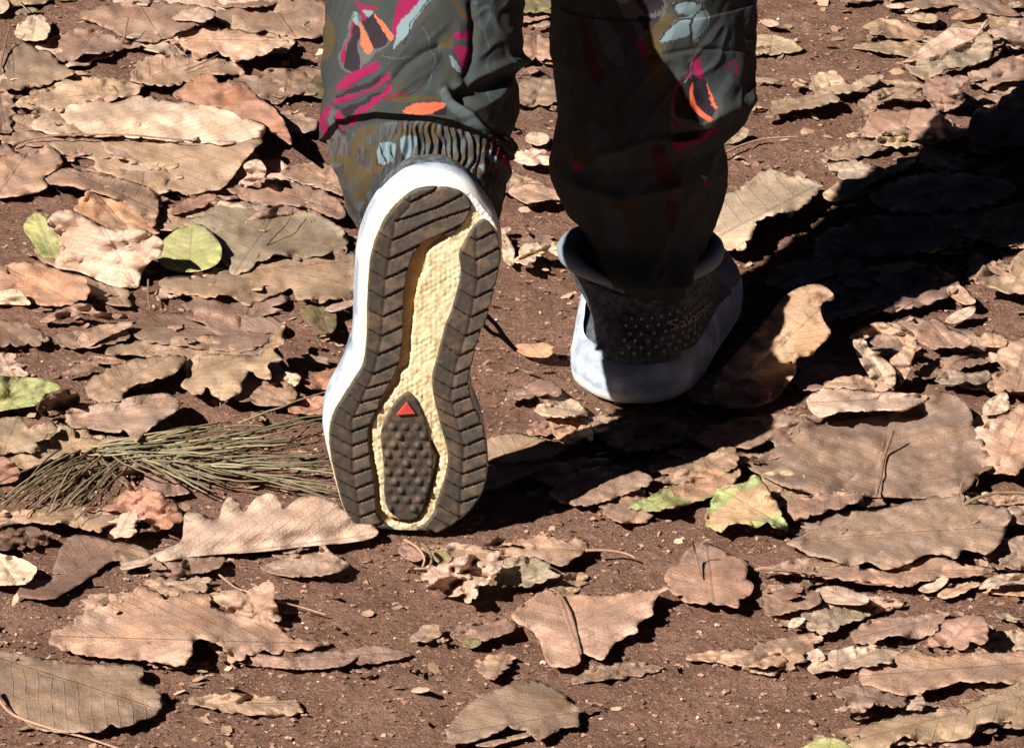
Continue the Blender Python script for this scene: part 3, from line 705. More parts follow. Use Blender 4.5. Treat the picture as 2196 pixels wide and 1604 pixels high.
def leg_mesh(rings, upper, polys, strokes, seed, tname):
    """rings: (L px, R px, N px, Y, rn); upper: world rings (centre, rx, ry)"""
    NT = 480; th = np.linspace(0, 2 * math.pi, NT, endpoint=False); th = th - .5 * np.cos(th)
    key = []
    for c, rx, ry in upper:
        key.append(np.r_[c, rx, 0, 0, 0, -ry, 0, 1])
    for (lx, ly), (rx_, ry_), (nx_, ny_), Y0, rn in rings:
        L = at_y(lx, ly, Y0); R = at_y(rx_, ry_, Y0); N = at_y(nx_, ny_, Y0 - rn); C = (L + R) / 2
        key.append(np.r_[C, (R - L) / 2, N - C, (np.interp(ly, [60, 240, 400], [1, .55, .12]) if tname == 'L' else 1)])
    key = np.array(key); nk = len(key)
    ts = [0.0]
    for a, b in zip(key[:-1], key[1:]): ts.append(ts[-1] + max(np.linalg.norm(a[:3] - b[:3]), np.linalg.norm(a[6:9] - b[6:9]), 0.006))
    ts = np.array(ts)
    seg = []
    for i in range(nk - 1):
        vis = i >= len(upper) - 1
        m = max(2, int((ts[i + 1] - ts[i]) / (0.0009 if vis else 0.008)))
        p0, p1, p2, p3 = key[max(i - 1, 0)], key[i], key[i + 1], key[min(i + 2, nk - 1)]
        t = (np.arange(m) / m)[:, None]
        seg.append(0.5 * (2 * p1 + (p2 - p0) * t + (2 * p0 - 5 * p1 + 4 * p2 - p3) * t ** 2 + (3 * p1 - p0 - 3 * p2 + p3) * t ** 3) if not (i >= fold_i and i <= fold_i + 1) else p1 * (1 - t) + p2 * t)
    seg.append(key[-1:]); K = np.concatenate(seg)
    V = []
    s = 0
    C = K[:, None, 0:3]; A = K[:, None, 3:6]; B = K[:, None, 6:9]
    far = np.where(np.sin(th)[None, :, None] > 0, K[:, None, 9:10], 1.0)
    V = C + A * np.cos(th)[None, :, None] - B * np.sin(th)[None, :, None] * far
    s = np.r_[0, np.cumsum(np.linalg.norm(np.diff(K[:, :3], axis=0), axis=1))][:, None]
    nrm = V - C; nrm /= np.linalg.norm(nrm, axis=2)[..., None] + 1e-9
    px, py = project(V.reshape(-1, 3)); px = px.reshape(V.shape[:2]); py = py.reshape(V.shape[:2])
    ct, sn = np.cos(th)[None], np.sin(th)[None]
    # folds: soft diagonal drape + fine crumple (seamless round the leg)
    a1 = fbm(ct * 1.3 + s * 9 + seed, sn * 1.3 - s * 7, seed, 3) - .5
    r1 = 1 - np.abs(fbm(ct * 1.1 + s * 13 + seed, sn * 1.1 + s * 11, seed + 3, 2) - .5) * 5
    r2 = 1 - np.abs(fbm(ct * 3.1 + s * 34 + seed, sn * 3.1 - s * 20, seed + 6, 2) - .5) * 6
    disp = 0.011 * a1 + 0.0034 * np.clip(r1, 0, 1) + 0.0013 * np.clip(r2, 0, 1)
    disp = disp + folds(px, py, np.sin(th)[None] * np.ones_like(px))
    V = V + nrm * disp[..., None]
    front = (sn < 0.25) * np.ones_like(px, bool)
    Pq = np.stack([np.where(front, px, 2 * px.mean() - px + 30), np.where(front, py, py + 25)], 2).reshape(-1, 2)
    # cloth above the frame repeats the same motifs
    Pq[:, 1] = np.where(Pq[:, 1] < -6, np.mod(Pq[:, 1] + 6, 300), Pq[:, 1])
    cols = dodge(Pq, polys, strokes)
    return V, cols, K

def folds(px, py, sn): return 0
fold_i = 99
def crease(px, py, line, wd, depth):
    P = np.stack([px.ravel(), py.ravel()], 1); d = seg_dist(P, line).reshape(px.shape)
    return depth * np.exp(-(d / wd) ** 2)
def folds_L(px, py, sn):
    f = crease(px, py, [(838, 175), (870, 140), (905, 115), (940, 100)], 7, -.0030) + crease(px, py, [(850, 190), (890, 150), (930, 125)], 14, .0022)
    f += crease(px, py, [(985, 185), (1040, 160), (1108, 130)], 11, .0050) + crease(px, py, [(1000, 210), (1060, 185), (1105, 160)], 16, -.0050)
    f += crease(px, py, [(955, 195), (1000, 240), (1045, 295), (1065, 345)], 11, .0050) + crease(px, py, [(985, 205), (1030, 245), (1075, 290)], 15, -.006)
    f += crease(px, py, [(722, 222), (760, 205), (830, 165)], 6, -.002) + crease(px, py, [(716, 232), (770, 225), (838, 178)], 6, .002)
    f += crease(px, py, [(1010, 10), (1020, 70), (1016, 130), (1000, 180)], 9, -.0035) + crease(px, py, [(730, 255), (742, 285)], 5, .0025)
    g = np.clip((py - (262 + np.abs(px - 890) ** 1.5 * .012)) / 18, 0, 1) * np.clip((430 - py) / 60, 0, 1)
    gath = (np.sin(px / 2.1 + 6.5 * vnoise(px / 26, py / 30, 2) + py * .02) * .5 + .5) * 0.0027 + (vnoise(px / 9, py / 30, 6) - .5) * .004
    gath = gath * np.clip((px - 800) / 90, .35, 1)
    f2 = g * gath * (sn < .3)
    return np.where(g > 0.02, f2 + 0.4 * f * (g < .5), f)
def folds_R(px, py, sn):
    f = crease(px, py, [(1500, 262), (1555, 240), (1600, 215)], 16, .004) + crease(px, py, [(1380, 120), (1500, 105), (1600, 110)], 5, -.0010)
    f += crease(px, py, [(1300, 330), (1400, 300), (1500, 300)], 10, .0025) + crease(px, py, [(1230, 390), (1330, 430), (1450, 400)], 14, .003)
    f += crease(px, py, [(1535, 240), (1500, 190), (1480, 130)], 12, -.0015)
    return f

RL = [((702,-40),(1114,-40),(905,-90),-.190,.066), ((700,20),(1113,20),(905,-28),-.200,.066), ((700,110),(1112,122),(905,62),-.228,.067), ((708,190),(1104,215),(900,146),-.258,.060), ((697,255),(1092,285),(888,206),-.282,.053), ((706,298),(1079,340),(884,245),-.298,.047),
      ((722,297),(1066,338),(884,243),-.298,.040), ((724,318),(1075,362),(880,262),-.300,.036), ((738,372),(1078,402),(880,312),-.304,.036), ((760,450),(1068,440),(890,368),-.308,.037), ((790,500),(1045,480),(900,400),-.308,.035)]
upL = [(np.array([-.066, -.02, .86]), .092, .096), (np.array([-.062, -.03, .76]), .085, .087), (np.array([-.070, -.04, .66]), .066, .074), (np.array([-.076, -.055, .58]), .058, .068), (np.array([-.078, -.09, .50]), .053, .063), (np.array([-.074, -.13, .43]), .056, .063)]
RRr = [((1183,-40),(1611,-40),(1395,10),.028,.066), ((1183,10),(1611,10),(1395,55),.024,.066), ((1190,120),(1608,110),(1395,165),.018,.067), ((1200,230),(1612,190),(1400,268),.012,.068), ((1196,290),(1592,250),(1400,320),.008,.066), ((1191,335),(1552,284),(1400,350),.006,.060),
       ((1190,345),(1541,296),(1398,358),.005,.058), ((1195,390),(1555,350),(1388,412),.005,.060), ((1225,450),(1549,415),(1390,478),.006,.056), ((1262,492),(1522,480),(1395,545),.002,.054), ((1264,550),(1500,548),(1400,602),-.004,.064), ((1268,588),(1496,584),(1408,624),-.006,.067), ((1276,592),(1488,588),(1405,626),-.006,.060), ((1290,640),(1470,640),(1390,690),.0,.045)]
upR = [(np.array([.092, -.008, .86]), .092, .096), (np.array([.098, .010, .74]), .082, .088), (np.array([.101, .033, .60]), .073, .077), (np.array([.102, .038, .50]), .070, .072), (np.array([.102, .034, .40]), .070, .069)]
parts = []
folds = folds_L; fold_i = len(upL) + 5
VLt, CLt, KL = leg_mesh(RL, upL, PL, SL, 2.0, 'L')
folds = folds_R; fold_i = len(upR) + 5
VRt, CRt, KR = leg_mesh(RRr, upR, PR, SR, 8.0, 'R')
V1, F1 = loft(list(VLt)); V2, F2 = loft(list(VRt)); n1 = len(V1); n2 = n1 + len(V2)
# seat of the trousers
th = np.linspace(0, 2 * math.pi, 96, endpoint=False); hr = []
for z, rx, ry, cy in ((.80, .165, .09, .01), (.85, .185, .115, .005), (.91, .19, .125, -.005), (.98, .18, .118, 0), (1.04, .165, .108, 0)):
    hr.append(np.stack([.014 + rx * np.cos(th), -.01 + cy + ry * np.sin(th), np.full(96, z)], 1))
V3, F3 = loft(hr)
VV = np.vstack([V1, V2, V3]); FF = F1 + [tuple(i + n1 for i in f) for f in F2] + [tuple(i + n2 for i in f) for f in F3]
CC = np.vstack([CLt, CRt, np.tile(np.array(G0), (len(V3), 1))])
tr = mesh_obj('trousers', VV, FF, M_cloth, person, cols=CC)
# jacket and hair, above the frame
M_jk = simple_mat('jacket_cloth', (0.05, 0.06, 0.09), (0.065, 0.075, 0.10), 40, 0.8, 0.5, 0.002)
jr = []
for z, rx, ry, cy in ((.97, .195, .135, 0), (1.05, .185, .13, 0), (1.18, .175, .125, .01), (1.32, .195, .135, .02), (1.41, .19, .115, .022), (1.46, .13, .09, .025), (1.50, .07, .068, .03)):
    jr.append(np.stack([.012 + rx * np.cos(th), -.01 + cy + ry * np.sin(th), np.full(96, z)], 1))
V, F = loft(jr); jk = mesh_obj('jacket', V, F, M_jk, person)
for s in 'LR':
    ch = [pts[q + s][0] for q in ('sh', 'el', 'wr')]
    V, F = tube_mesh(catmull(ch, .03, False), np.linspace(.066, .040, len(catmull(ch, .03, False))), 20); mesh_obj('sleeve', V, F, M_jk, jk)
hr = []
for z, r, cy in ((1.56, .070, .02), (1.62, .098, .035), (1.68, .102, .045), (1.73, .085, .05), (1.765, .045, .05), (1.775, .005, .05)):
    hr.append(np.stack([.012 + r * .9 * np.cos(th), -.01 + cy + r * np.sin(th) * np.where(np.sin(th) > 0, .55, 1.05), np.full(96, z)], 1))
V, F = loft(hr); mesh_obj('hair', V, F, simple_mat('hair', (.04, .025, .018), (.06, .04, .028), 300, .6, .8, .002), person)
# ================================================================ fallen leaves
LM = {
 'tan': leaf_mat('leaf_tan', (.46, .295, .205), (.355, .225, .155)),
 'pale': leaf_mat('leaf_pale', (.59, .42, .315), (.47, .325, .24), spotamt=.28, dust=.18),
 'brown': leaf_mat('leaf_brown', (.355, .228, .17), (.27, .172, .128), spotamt=.3, dust=.3),
 'dusty': leaf_mat('leaf_dusty', (.355, .228, .17), (.27, .172, .128), spotamt=.3, dust=.8),
 'orange': leaf_mat('leaf_orange', (.50, .265, .165), (.42, .24, .15), spot=(.28, .11, .06), spotamt=.5, dust=.15),
 'red': leaf_mat('leaf_red', (.40, .24, .175), (.31, .18, .13), dust=.3),
 'grey': leaf_mat('leaf_grey', (.36, .27, .195), (.27, .20, .14), dust=.4),
 'olive': leaf_mat('leaf_olive', (.24, .19, .10), (.18, .14, .075), dust=.4),
 'green': leaf_mat('leaf_green', (.28, .30, .12), (.40, .38, .17), spot=(.30, .22, .10), spotamt=.5, dust=.25),
 'mixed': leaf_mat('leaf_mixed', (.46, .28, .18), (.38, .22, .14), dust=.2, C=(.27, .29, .12)),
 'straw': leaf_mat('leaf_straw', (.43, .305, .205), (.34, .235, .155), dust=.35),
 'gold': leaf_mat('leaf_gold', (.60, .41, .25), (.48, .31, .185), spotamt=.2, dust=.1),
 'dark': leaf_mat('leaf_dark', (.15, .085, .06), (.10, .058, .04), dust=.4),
}
def leaf(label, kind, pts, h=5.0, crumple=1.0, edge=1.0, axis=None, group='fallen oak leaves on the soil', vol=0.0, name='fallen_leaf', seed=None):
    seed = (hash(label) if seed is None else seed)
    seed = sum(ord(ch) * (i + 1) for i, ch in enumerate(label)) % 9973
    P = np.array([(p[0], p[1], p[2] if len(p) > 2 else h) for p in pts], float)
    area = .5 * abs(np.sum(P[:, 0] * np.roll(P[:, 1], -1) - np.roll(P[:, 0], -1) * P[:, 1]))
    big = math.sqrt(area)
    C = catmull(P, max(2.5, min(6, big / 30)))
    # ragged, finely scalloped rim
    a = np.roll(C[:, :2], 1, 0); b = np.roll(C[:, :2], -1, 0); t = b - a; t /= np.linalg.norm(t, axis=1)[:, None] + 1e-9
    s = np.r_[0, np.cumsum(np.linalg.norm(np.diff(C[:, :2], axis=0), axis=1))]
    nz = (vnoise(s / 13, s * 0 + seed * .37, 1) - .5) * 4.0 + (vnoise(s / 5.5, s * 0 + seed * .71, 2) - .5) * 2.6
    # oak scallops: rounded bumps with sharp notches between
    lob = np.abs(np.sin(math.pi * (s / (24 + seed % 17) + 1.6 * vnoise(s / 60, s * 0 + seed, 3)))) ** .45
    nz = nz + (lob - .75) * (9.0 + seed % 5) * (edge > .55) * max(1, edge) * (.25 + 1.1 * vnoise(s / 90, s * 0 + seed * .3, 6)) * (1.15 if seed % 3 else .35)
    nz *= edge * min(1, big / 70)
    C[:, 0] += t[:, 1] * nz; C[:, 1] -= t[:, 0] * nz * .62
    sx = min(9.5, max(3.5, big / 16)); sy = sx * .62
    V, F, nb = fill(C[:, :2], sx, sy, .5)
    # heights : inverse-distance blend of the rim heights, plus warps
    Q = V * np.array([1, 1.6]); K = P[:, :2] * np.array([1, 1.6])
    d2 = ((Q[:, None] - K[None]) ** 2).sum(2) + 9.0
    wt = d2 ** -1.4; hh = (wt * P[None, :, 2]).sum(1) / wt.sum(1)
    if vol:
        dm = np.min(np.sqrt(((Q[:, None] - (C[:, :2] * np.array([1, 1.6]))[None]) ** 2).sum(2)), axis=1)
        hh += vol * (1 - np.exp(-dm / (big * .16)))
    hh += crumple * ((fbm(V[:, 0] / 55 + seed, V[:, 1] / 30, 3, 3) - .5) * 8.5 + (fbm(V[:, 0] / 14 + seed, V[:, 1] / 9, 5, 2) - .5) * 2.4) * min(1, big / 60)
    # rim flutter, strongest at the edge
    de = np.min(np.sqrt(((Q[:, None] - (C[:, :2] * np.array([1, 1.6]))[None]) ** 2).sum(2)), axis=1)
    hh += np.exp(-de / (6 + big * .05)) * (vnoise(V[:, 0] / 30 + seed, V[:, 1] / 16, 9) - .42) * 7.0 * min(1, big / 90) * min(1.2, crumple)
    # axis for veins, in ground metres
    G = at_z(V[:, 0], V[:, 1], 0)[:, :2]
    if axis is None:
        c = G - G.mean(0); ev, evec = np.linalg.eigh(c.T @ c); ax = evec[:, 1]; pr = c @ ax
        a0 = G.mean(0) + ax * pr.min(); a1 = G.mean(0) + ax * pr.max()
    else:
        a0 = at_z(*axis[0], 0)[:2]; a1 = at_z(*axis[1], 0)[:2]
    L = np.linalg.norm(a1 - a0) + 1e-6; ax = (a1 - a0) / L
    u = ((G - a0) @ ax) / L; v = ((G - a0) @ np.array([-ax[1], ax[0]])) / L
    Lf = max(L / .14, .3) * (.62 + (seed % 7) * .08)
    uv = np.stack([u * Lf, v * Lf], 1)
    hh += crumple * (-1.2 * np.exp(-(v * Lf / .018) ** 2)) * min(1, big / 60)
    rip = np.sin(2 * math.pi * (u * Lf - np.abs(v * Lf) * .95) * 11.0) * .13 * min(1, big / 80) * min(1.3, crumple)
    hh += rip
    gz = soil_z(G[:, 0], G[:, 1]) * 1000
    hh = np.maximum(hh, gz + 1.2)
    W = at_z(V[:, 0], V[:, 1], hh / 1000.0)
    o = mesh_obj(name, W, F, LM[kind], uvs=uv)
    md = o.modifiers.new('thickness', 'SOLIDIFY'); md.thickness = 0.0004; md.offset = 0
    return tag(o, label, 'leaf', group)


# ---- upper left
leaf('tan oak leaf at the top left edge with its tip by a dark gap', 'brown', [(-70,115,8),(0,111,8),(40,94,8),(94,108,9),(138,142,12),(158,155,14),(128,172,11),(67,189,6),(0,192,5),(-70,185,5)])
leaf('wide tan leaf behind the pale ribbed leaf at upper left', 'tan', [(111,189,6),(135,172,8),(190,166,9),(243,168,8),(300,180,7),(300,200,7),(249,212,8),(189,222,9),(152,236,11),(81,236,9),(34,224,6),(67,199,6)], axis=((300,190),(34,224)))
leaf('broad buff leaf near the top edge left of centre', 'tan', [(165,34,5),(236,10,5),(337,4,6),(455,20,8),(450,44,11),(394,66,12),(357,83,9),(324,92,6),(270,80,5),(202,50,4)])
leaf('small pale oval leaf casting a black shadow at upper left', 'pale', [(370,40,14),(404,19,16),(448,19,20),(459,33,22),(440,47,20),(400,45,14)], crumple=.5)
leaf('rusty tan leaf with its right corner lifted above the orange leaf', 'tan', [(354,84,8),(418,63,7),(499,64,7),(573,80,18),(618,88,26),(590,106,24),(560,120,16),(506,132,12),(465,113,8),(425,127,7),(400,104,7)], axis=((354,84),(618,90)))
leaf('grey tan leaf with a thin stem above the orange leaf', 'tan', [(280,165,8),(310,125,9),(371,118,8),(438,125,7),(506,135,6),(520,160,6),(450,160,8),(411,174,10),(357,185,10),(286,176,8)], axis=((286,176),(470,118)))
leaf('large flat leaf at the top edge beside the left trouser leg', 'tan', [(462,30,6),(506,18,5),(600,-6,5),(700,10,5),(712,71,5),(640,83,5),(573,69,5),(526,69,6),(480,52,7)], crumple=.8)
leaf('brown leaf on the top edge above the small pale oval leaf', 'brown', [(440,-30,6),(600,-30,6),(640,-10,5),(600,8,5),(540,16,7),(470,14,7),(440,0,6)])
leaf('small pale torn leaf scrap at top left corner', 'pale', [(34,64,8),(60,37,9),(90,34,9),(108,66,16),(94,86,14),(60,88,8),(37,80,7)])
leaf('small tan scrap touching the top left corner', 'pale', [(-20,-10,7),(16,-2,7),(18,20,9),(0,30,9),(-20,26,7)])
leaf('brown leaf under the top left scrap', 'brown', [(100,90,4),(170,60,5),(250,80,6),(300,96,7),(240,112,9),(180,118,11),(150,132,8),(110,124,5)])
leaf('orange rust crumpled oak leaf behind the pale ribbed leaf', 'orange', [(371,204,14),(398,182,20),(431,160,24),(458,160,26),(470,178,24),(500,174,26),(526,178,26),(545,200,26),(575,222,25),(603,250,26),(620,284,30),(624,310,34),(592,290,24),(566,274,20),(526,262,16),(472,244,14),(411,226,13)], crumple=1.2, axis=((380,210),(620,300)))
leaf('tan front half of a broad leaf below a long dark stem, upper left', 'tan', [(111,311,5),(140,333,5),(200,343,5),(205,365,4),(276,384,4),(317,401,4),(371,408,5),(404,418,8),(448,409,10),(482,401,12),(519,352,22),(548,318,26),(563,298,24),(506,298,14),(404,302,10),(270,296,8),(130,300,6)], axis=((80,300),(560,300)), crumple=.8)
leaf('pale buff leaf with long slanting ribs lying along a dark stem', 'pale', [(64,268,7),(100,244,9),(135,232,12),(182,219,15),(216,216,17),(256,219,18),(293,207,20),(354,216,20),(411,221,19),(472,233,20),(526,254,22),(566,268,24),(560,295,20),(506,309,14),(404,306,11),(270,295,9),(135,290,7),(90,284,6)], axis=((40,292),(520,306)), crumple=.9)
leaf('dull tan leaf at the left edge above the curled dark gap', 'tan', [(-60,340,5),(0,335,6),(78,325,7),(100,308,12),(120,322,12),(135,344,9),(131,357,7),(94,381,7),(104,401,9),(61,418,6),(0,424,5),(-60,420,5)])
leaf('tan leaf above a black gap, left of the green and tan standing leaf', 'tan', [(98,384,7),(135,361,8),(202,371,8),(276,388,8),(320,404,8),(339,425,8),(337,465,9),(324,487,9),(286,450,14),(236,423,16),(189,410,18),(150,400,22),(118,398,16)])
leaf('orange tan leaf directly above the standing pale leaf', 'orange', [(160,452,12),(189,410,17),(236,403,12),(286,442,10),(324,485,9),(337,501,8),(243,499,9),(205,485,12)])
leaf('small yellow and green leaf at the left behind the standing pale leaf', 'green', [(50,489,10),(67,462,16),(81,455,20),(98,468,20),(115,474,18),(130,499,14),(134,540,8),(124,566,5),(105,567,5),(86,545,6),(70,520,8)], edge=.4, crumple=.6, group='green and yellow leaves on the soil')
leaf('large buff leaf on the left standing up towards the camera', 'pale', [(101,474,34),(125,452,44),(152,451,48),(186,466,44),(216,482,38),(243,495,36),(303,491,42),(347,517,38),(347,542,26),(318,566,16),(302,592,9),(294,617,4),(240,614,4),(212,602,5),(170,583,7),(116,572,10),(126,545,18),(124,505,26),(108,492,30)], edge=.5, crumple=1.0, axis=((290,615),(212,470)))
leaf('green rounded leaf with a black shadow on it, left of centre', 'green', [(340,530,8),(362,505,10),(390,488,14),(425,481,18),(448,492,20),(472,523,20),(476,548,16),(460,570,10),(420,583,6),(372,580,5),(348,570,5),(336,552,6)], edge=.25, crumple=.5, group='green and yellow leaves on the soil')
leaf('large grey green leaf with a dark stem, beside the rounded green leaf', 'grey', [(385,486,7),(430,463,8),(472,440,8),(560,434,8),(630,448,7),(700,468,7),(738,500,7),(742,538,6),(700,545,10),(640,556,9),(600,546,16),(560,560,12),(512,590,10),(484,570,10),(478,545,10),(470,525,10),(440,498,9)], axis=((500,590),(600,440)))
leaf('tan leaf between the grey green leaf and the left trouser leg', 'tan', [(485,402,7),(526,379,8),(590,384,9),(650,396,9),(700,414,9),(735,440,8),(735,470,8),(690,458,10),(640,443,10),(553,438,7),(506,419,6)])
leaf('small pinkish white curled leaf at the black gap, upper left', 'pale', [(522,356,28),(537,345,34),(556,343,36),(570,360,34),(568,378,26),(550,392,14),(520,403,8),(512,392,12),(530,376,20)], edge=.2, crumple=.4)
leaf('narrow rust brown leaf below the broad tan leaf, upper left', 'red', [(366,458,6),(392,432,8),(430,420,10),(455,415,13),(463,424,13),(440,442,10),(395,456,7)])
leaf('yellow green leaf half hidden behind the left trouser leg', 'olive', [(655,192,5),(672,168,6),(700,145,9),(730,146,9),(735,212,6),(690,213,5),(665,202,5)], group='green and yellow leaves on the soil', edge=.4)
leaf('small rust triangle of leaf behind the pale ribbed leaf', 'red', [(182,226,12),(219,199,18),(243,184,24),(254,209,20),(222,222,14)], edge=.5)
leaf('dusty leaf flat on the soil between orange leaf and trouser leg', 'dusty', [(560,170,3),(610,150,3),(670,160,3),(690,185,3),(650,200,3),(600,210,3),(570,195,3)])
leaf('tan leaf lying under the left trouser leg at the upper left', 'tan', [(600,370,5),(640,352,5),(700,350,6),(745,380,6),(745,420,6),(700,408,6),(640,392,5)])
# ---- middle left
leaf('orange leaf with a greenish middle at the left edge', 'orange', [(-40,590,6),(20,566,10),(78,564,12),(125,580,13),(175,594,16),(191,607,18),(182,641,12),(118,657,6),(67,647,5),(40,630,5),(-40,622,5)])
leaf('very large flat tan leaf with a notched front edge left of the raised shoe', 'tan', [(347,599,6),(438,592,6),(499,578,7),(560,560,9),(620,546,9),(700,540,8),(760,545,6),(760,640,5),(720,640,10),(680,652,8),(665,640,14),(640,644,12),(622,620,8),(590,632,6),(566,640,5),(540,653,6),(510,650,7),(470,631,12),(452,639,10),(405,632,8),(364,630,6)], axis=((345,600),(760,560)), crumple=.8)
leaf('dull olive leaf flat beside the raised shoe at mid height', 'olive', [(648,657,6),(694,650,8),(718,667,8),(721,703,10),(698,716,8),(672,700,6),(650,682,5)], group='green and yellow leaves on the soil', edge=.5)
leaf('white sliver of leaf touching the raised shoe', 'pale', [(690,660,6),(715,652,8),(760,643,10),(760,654,8),(715,669,8)], edge=.2, crumple=.3)
leaf('grey tan leaf with pointed teeth and a raised right side, mid left', 'tan', [(394,781,5),(425,761,6),(479,760,8),(546,761,12),(573,737,18),(600,697,26),(612,692,30),(607,718,30),(611,733,32),(588,752,26),(604,772,30),(576,778,22),(582,812,26),(574,814,24),(553,808,18),(531,796,14),(521,825,18),(512,843,16),(479,858,10),(458,848,14),(445,832,16),(425,847,10),(388,829,5),(401,808,5)], axis=((388,806),(606,735)), edge=.6)
leaf('soil coloured leaf pressed flat behind the toothed grey tan leaf', 'dusty', [(277,700,3),(330,676,3),(430,670,3),(540,676,4),(605,690,5),(573,733,4),(530,752,4),(470,752,3),(391,742,3),(300,728,3)], crumple=.6)
leaf('brown leaf with strong side ribs above the pine needles', 'brown', [(142,882,9),(180,868,10),(236,862,11),(303,848,13),(364,844,15),(386,866,16),(374,886,18),(337,907,20),(300,940,22),(285,945,20),(268,922,12),(250,928,9),(189,920,6),(148,914,6)], axis=((150,905),(372,848)), crumple=1.1)
leaf('tan leaf behind the ribbed brown leaf, mid left', 'tan', [(180,829,7),(215,800,7),(256,779,7),(337,764,8),(398,766,9),(375,800,14),(320,818,10),(282,828,12),(260,856,13),(216,862,9),(190,850,7)])
leaf('green leaf with yellow rim at the left edge', 'green', [(-60,815,24),(-10,806,28),(40,808,22),(88,812,24),(125,822,25),(127,836,24),(98,846,19),(78,868,13),(34,876,9),(-20,884,8),(-60,880,8)], edge=.5, crumple=.7, group='green and yellow leaves on the soil')
leaf('dark curled underside of the green leaf at the left edge', 'dark', [(127,837,32),(160,836,24),(172,860,8),(142,882,5),(96,892,5),(78,874,12),(98,850,22)], edge=.5)
leaf('straw coloured leaf below the green leaf at the left edge', 'straw', [(-50,905,6),(0,898,8),(44,894,12),(58,918,16),(90,908,16),(125,912,18),(104,934,18),(81,952,16),(84,968,12),(20,972,6),(-50,978,5)], crumple=.7)
leaf('tan leaf under the left end of the pine needles', 'tan', [(20,982,5),(84,966,8),(142,913,8),(172,940,8),(240,940,8),(252,956,7),(169,970,7),(101,990,5),(44,1009,4)], crumple=.6)
leaf('red round leaf at the left edge beside the pine needles', 'red', [(-40,985,10),(-10,978,18),(20,984,22),(42,1009,16),(36,1030,8),(0,1038,5),(-40,1036,5)], edge=.3, crumple=.5)
leaf('small brown curled leaf behind the tan leaf, mid left', 'brown', [(132,800,5),(165,786,8),(198,768,14),(217,772,18),(204,790,12),(160,802,6)], edge=.5)
leaf('small orange leaf tucked beside the raised shoe, upper one', 'orange', [(656,812,7),(694,795,9),(735,790,9),(730,828,7),(690,836,5),(657,829,5)], edge=.6)
leaf('reddish brown leaf with a lifted edge left of the raised shoe', 'red', [(537,849,6),(560,827,10),(590,820,14),(622,823,16),(638,847,14),(613,868,7),(553,869,5)], edge=.6)
leaf('orange buff leaf tucked against the raised shoe by the needles', 'orange', [(622,858,7),(660,850,9),(712,852,9),(706,884,6),(660,888,5),(620,882,5)], edge=.6)
leaf('tiny crumpled pale leaf above the reddish brown leaf', 'pale', [(605,808,10),(620,794,14),(645,808,16),(634,828,10),(612,824,7)], crumple=1.6)
leaf('dull flat leaf at the left edge above the green leaf', 'dusty', [(-40,690,5),(20,688,6),(60,697,7),(101,725,8),(84,739,9),(44,741,6),(-40,736,4)])
leaf('small pale leaf at the left edge under the orange leaf', 'pale', [(-40,628,8),(34,620,12),(50,632,14),(66,653,10),(30,654,6),(-40,648,5)], edge=.4)
leaf('long curled brown leaf with a dark hollow, mid left', 'brown', [(85,690,6),(130,664,18),(182,650,26),(212,668,24),(262,674,14),(272,684,8),(220,684,9),(180,672,14),(140,684,8)], crumple=.5)
leaf('dusty leaf flat on the soil at the left above the straw leaf', 'dusty', [(120,720,3),(190,705,4),(270,700,4),(275,725,4),(200,745,4),(140,745,4)])
leaf('dull tan leaf left of the dark stub, mid left', 'tan', [(165,730,5),(200,702,8),(275,690,14),(278,702,12),(230,722,8),(190,744,6)])
# ---- lower left
leaf('rolled oak leaf with big round lobes in front of the raised toe', 'pale', [(393,1130,17),(398,1101,24),(425,1098,25),(450,1110,21),(468,1112,20),(478,1080,28),(494,1065,31),(513,1076,28),(524,1096,23),(550,1067,30),(583,1057,32),(605,1080,27),(610,1092,24),(640,1068,29),(678,1062,30),(712,1074,27),(742,1096,22),(790,1122,15),(812,1141,10),(790,1156,8),(740,1164,8),(644,1173,8),(556,1183,8),(475,1188,7),(407,1194,7),(330,1208,6),(262,1222,5),(268,1204,6),(315,1194,8),(360,1174,11),(388,1160,13)], edge=.25, crumple=.25, axis=((262,1216),(810,1146)))
leaf('small pale scalloped leaf left of the rolled lobed leaf', 'pale', [(222,1122,14),(248,1112,16),(270,1098,22),(292,1090,26),(297,1110,24),(311,1112,26),(290,1122,20),(292,1142,14),(265,1153,9),(231,1153,7),(241,1131,12)], crumple=1.3)
leaf('orange tan curled leaf under the needles left of the lobed leaf', 'orange', [(176,1092,11),(237,1080,13),(262,1056,19),(285,1032,24),(296,1040,24),(330,1050,21),(356,1064,21),(384,1088,19),(392,1112,14),(383,1122,11),(340,1137,8),(305,1112,11),(260,1098,11)], crumple=1.5)
leaf('tan leaf with a scalloped front edge at the left, under the needles', 'tan', [(-30,1114,7),(51,1094,8),(100,1082,9),(132,1078,9),(217,1089,10),(271,1098,10),(228,1126,13),(217,1139,14),(170,1133,12),(129,1119,14),(112,1125,14),(68,1121,10),(-30,1124,8)])
leaf('dark crumpled leaf in the shade at the left edge, lower left', 'dark', [(-30,1140,6),(40,1132,12),(90,1134,16),(106,1150,12),(92,1168,6),(40,1176,5),(-30,1180,5)], crumple=2)
leaf('pale leaf at the left edge below the dark crumpled leaf', 'pale', [(-40,1183,8),(31,1194,10),(60,1205,12),(78,1215,12),(76,1230,11),(44,1254,9),(-40,1244,6)])
leaf('soil dusted leaf pressed into the ground, lower left', 'dusty', [(34,1276,4),(58,1247,3),(112,1236,3),(115,1214,3),(153,1150,3),(237,1156,4),(300,1172,4),(326,1188,4),(303,1209,3),(237,1204,3),(203,1230,3),(146,1267,5),(112,1284,6),(70,1284,6)], crumple=.5)
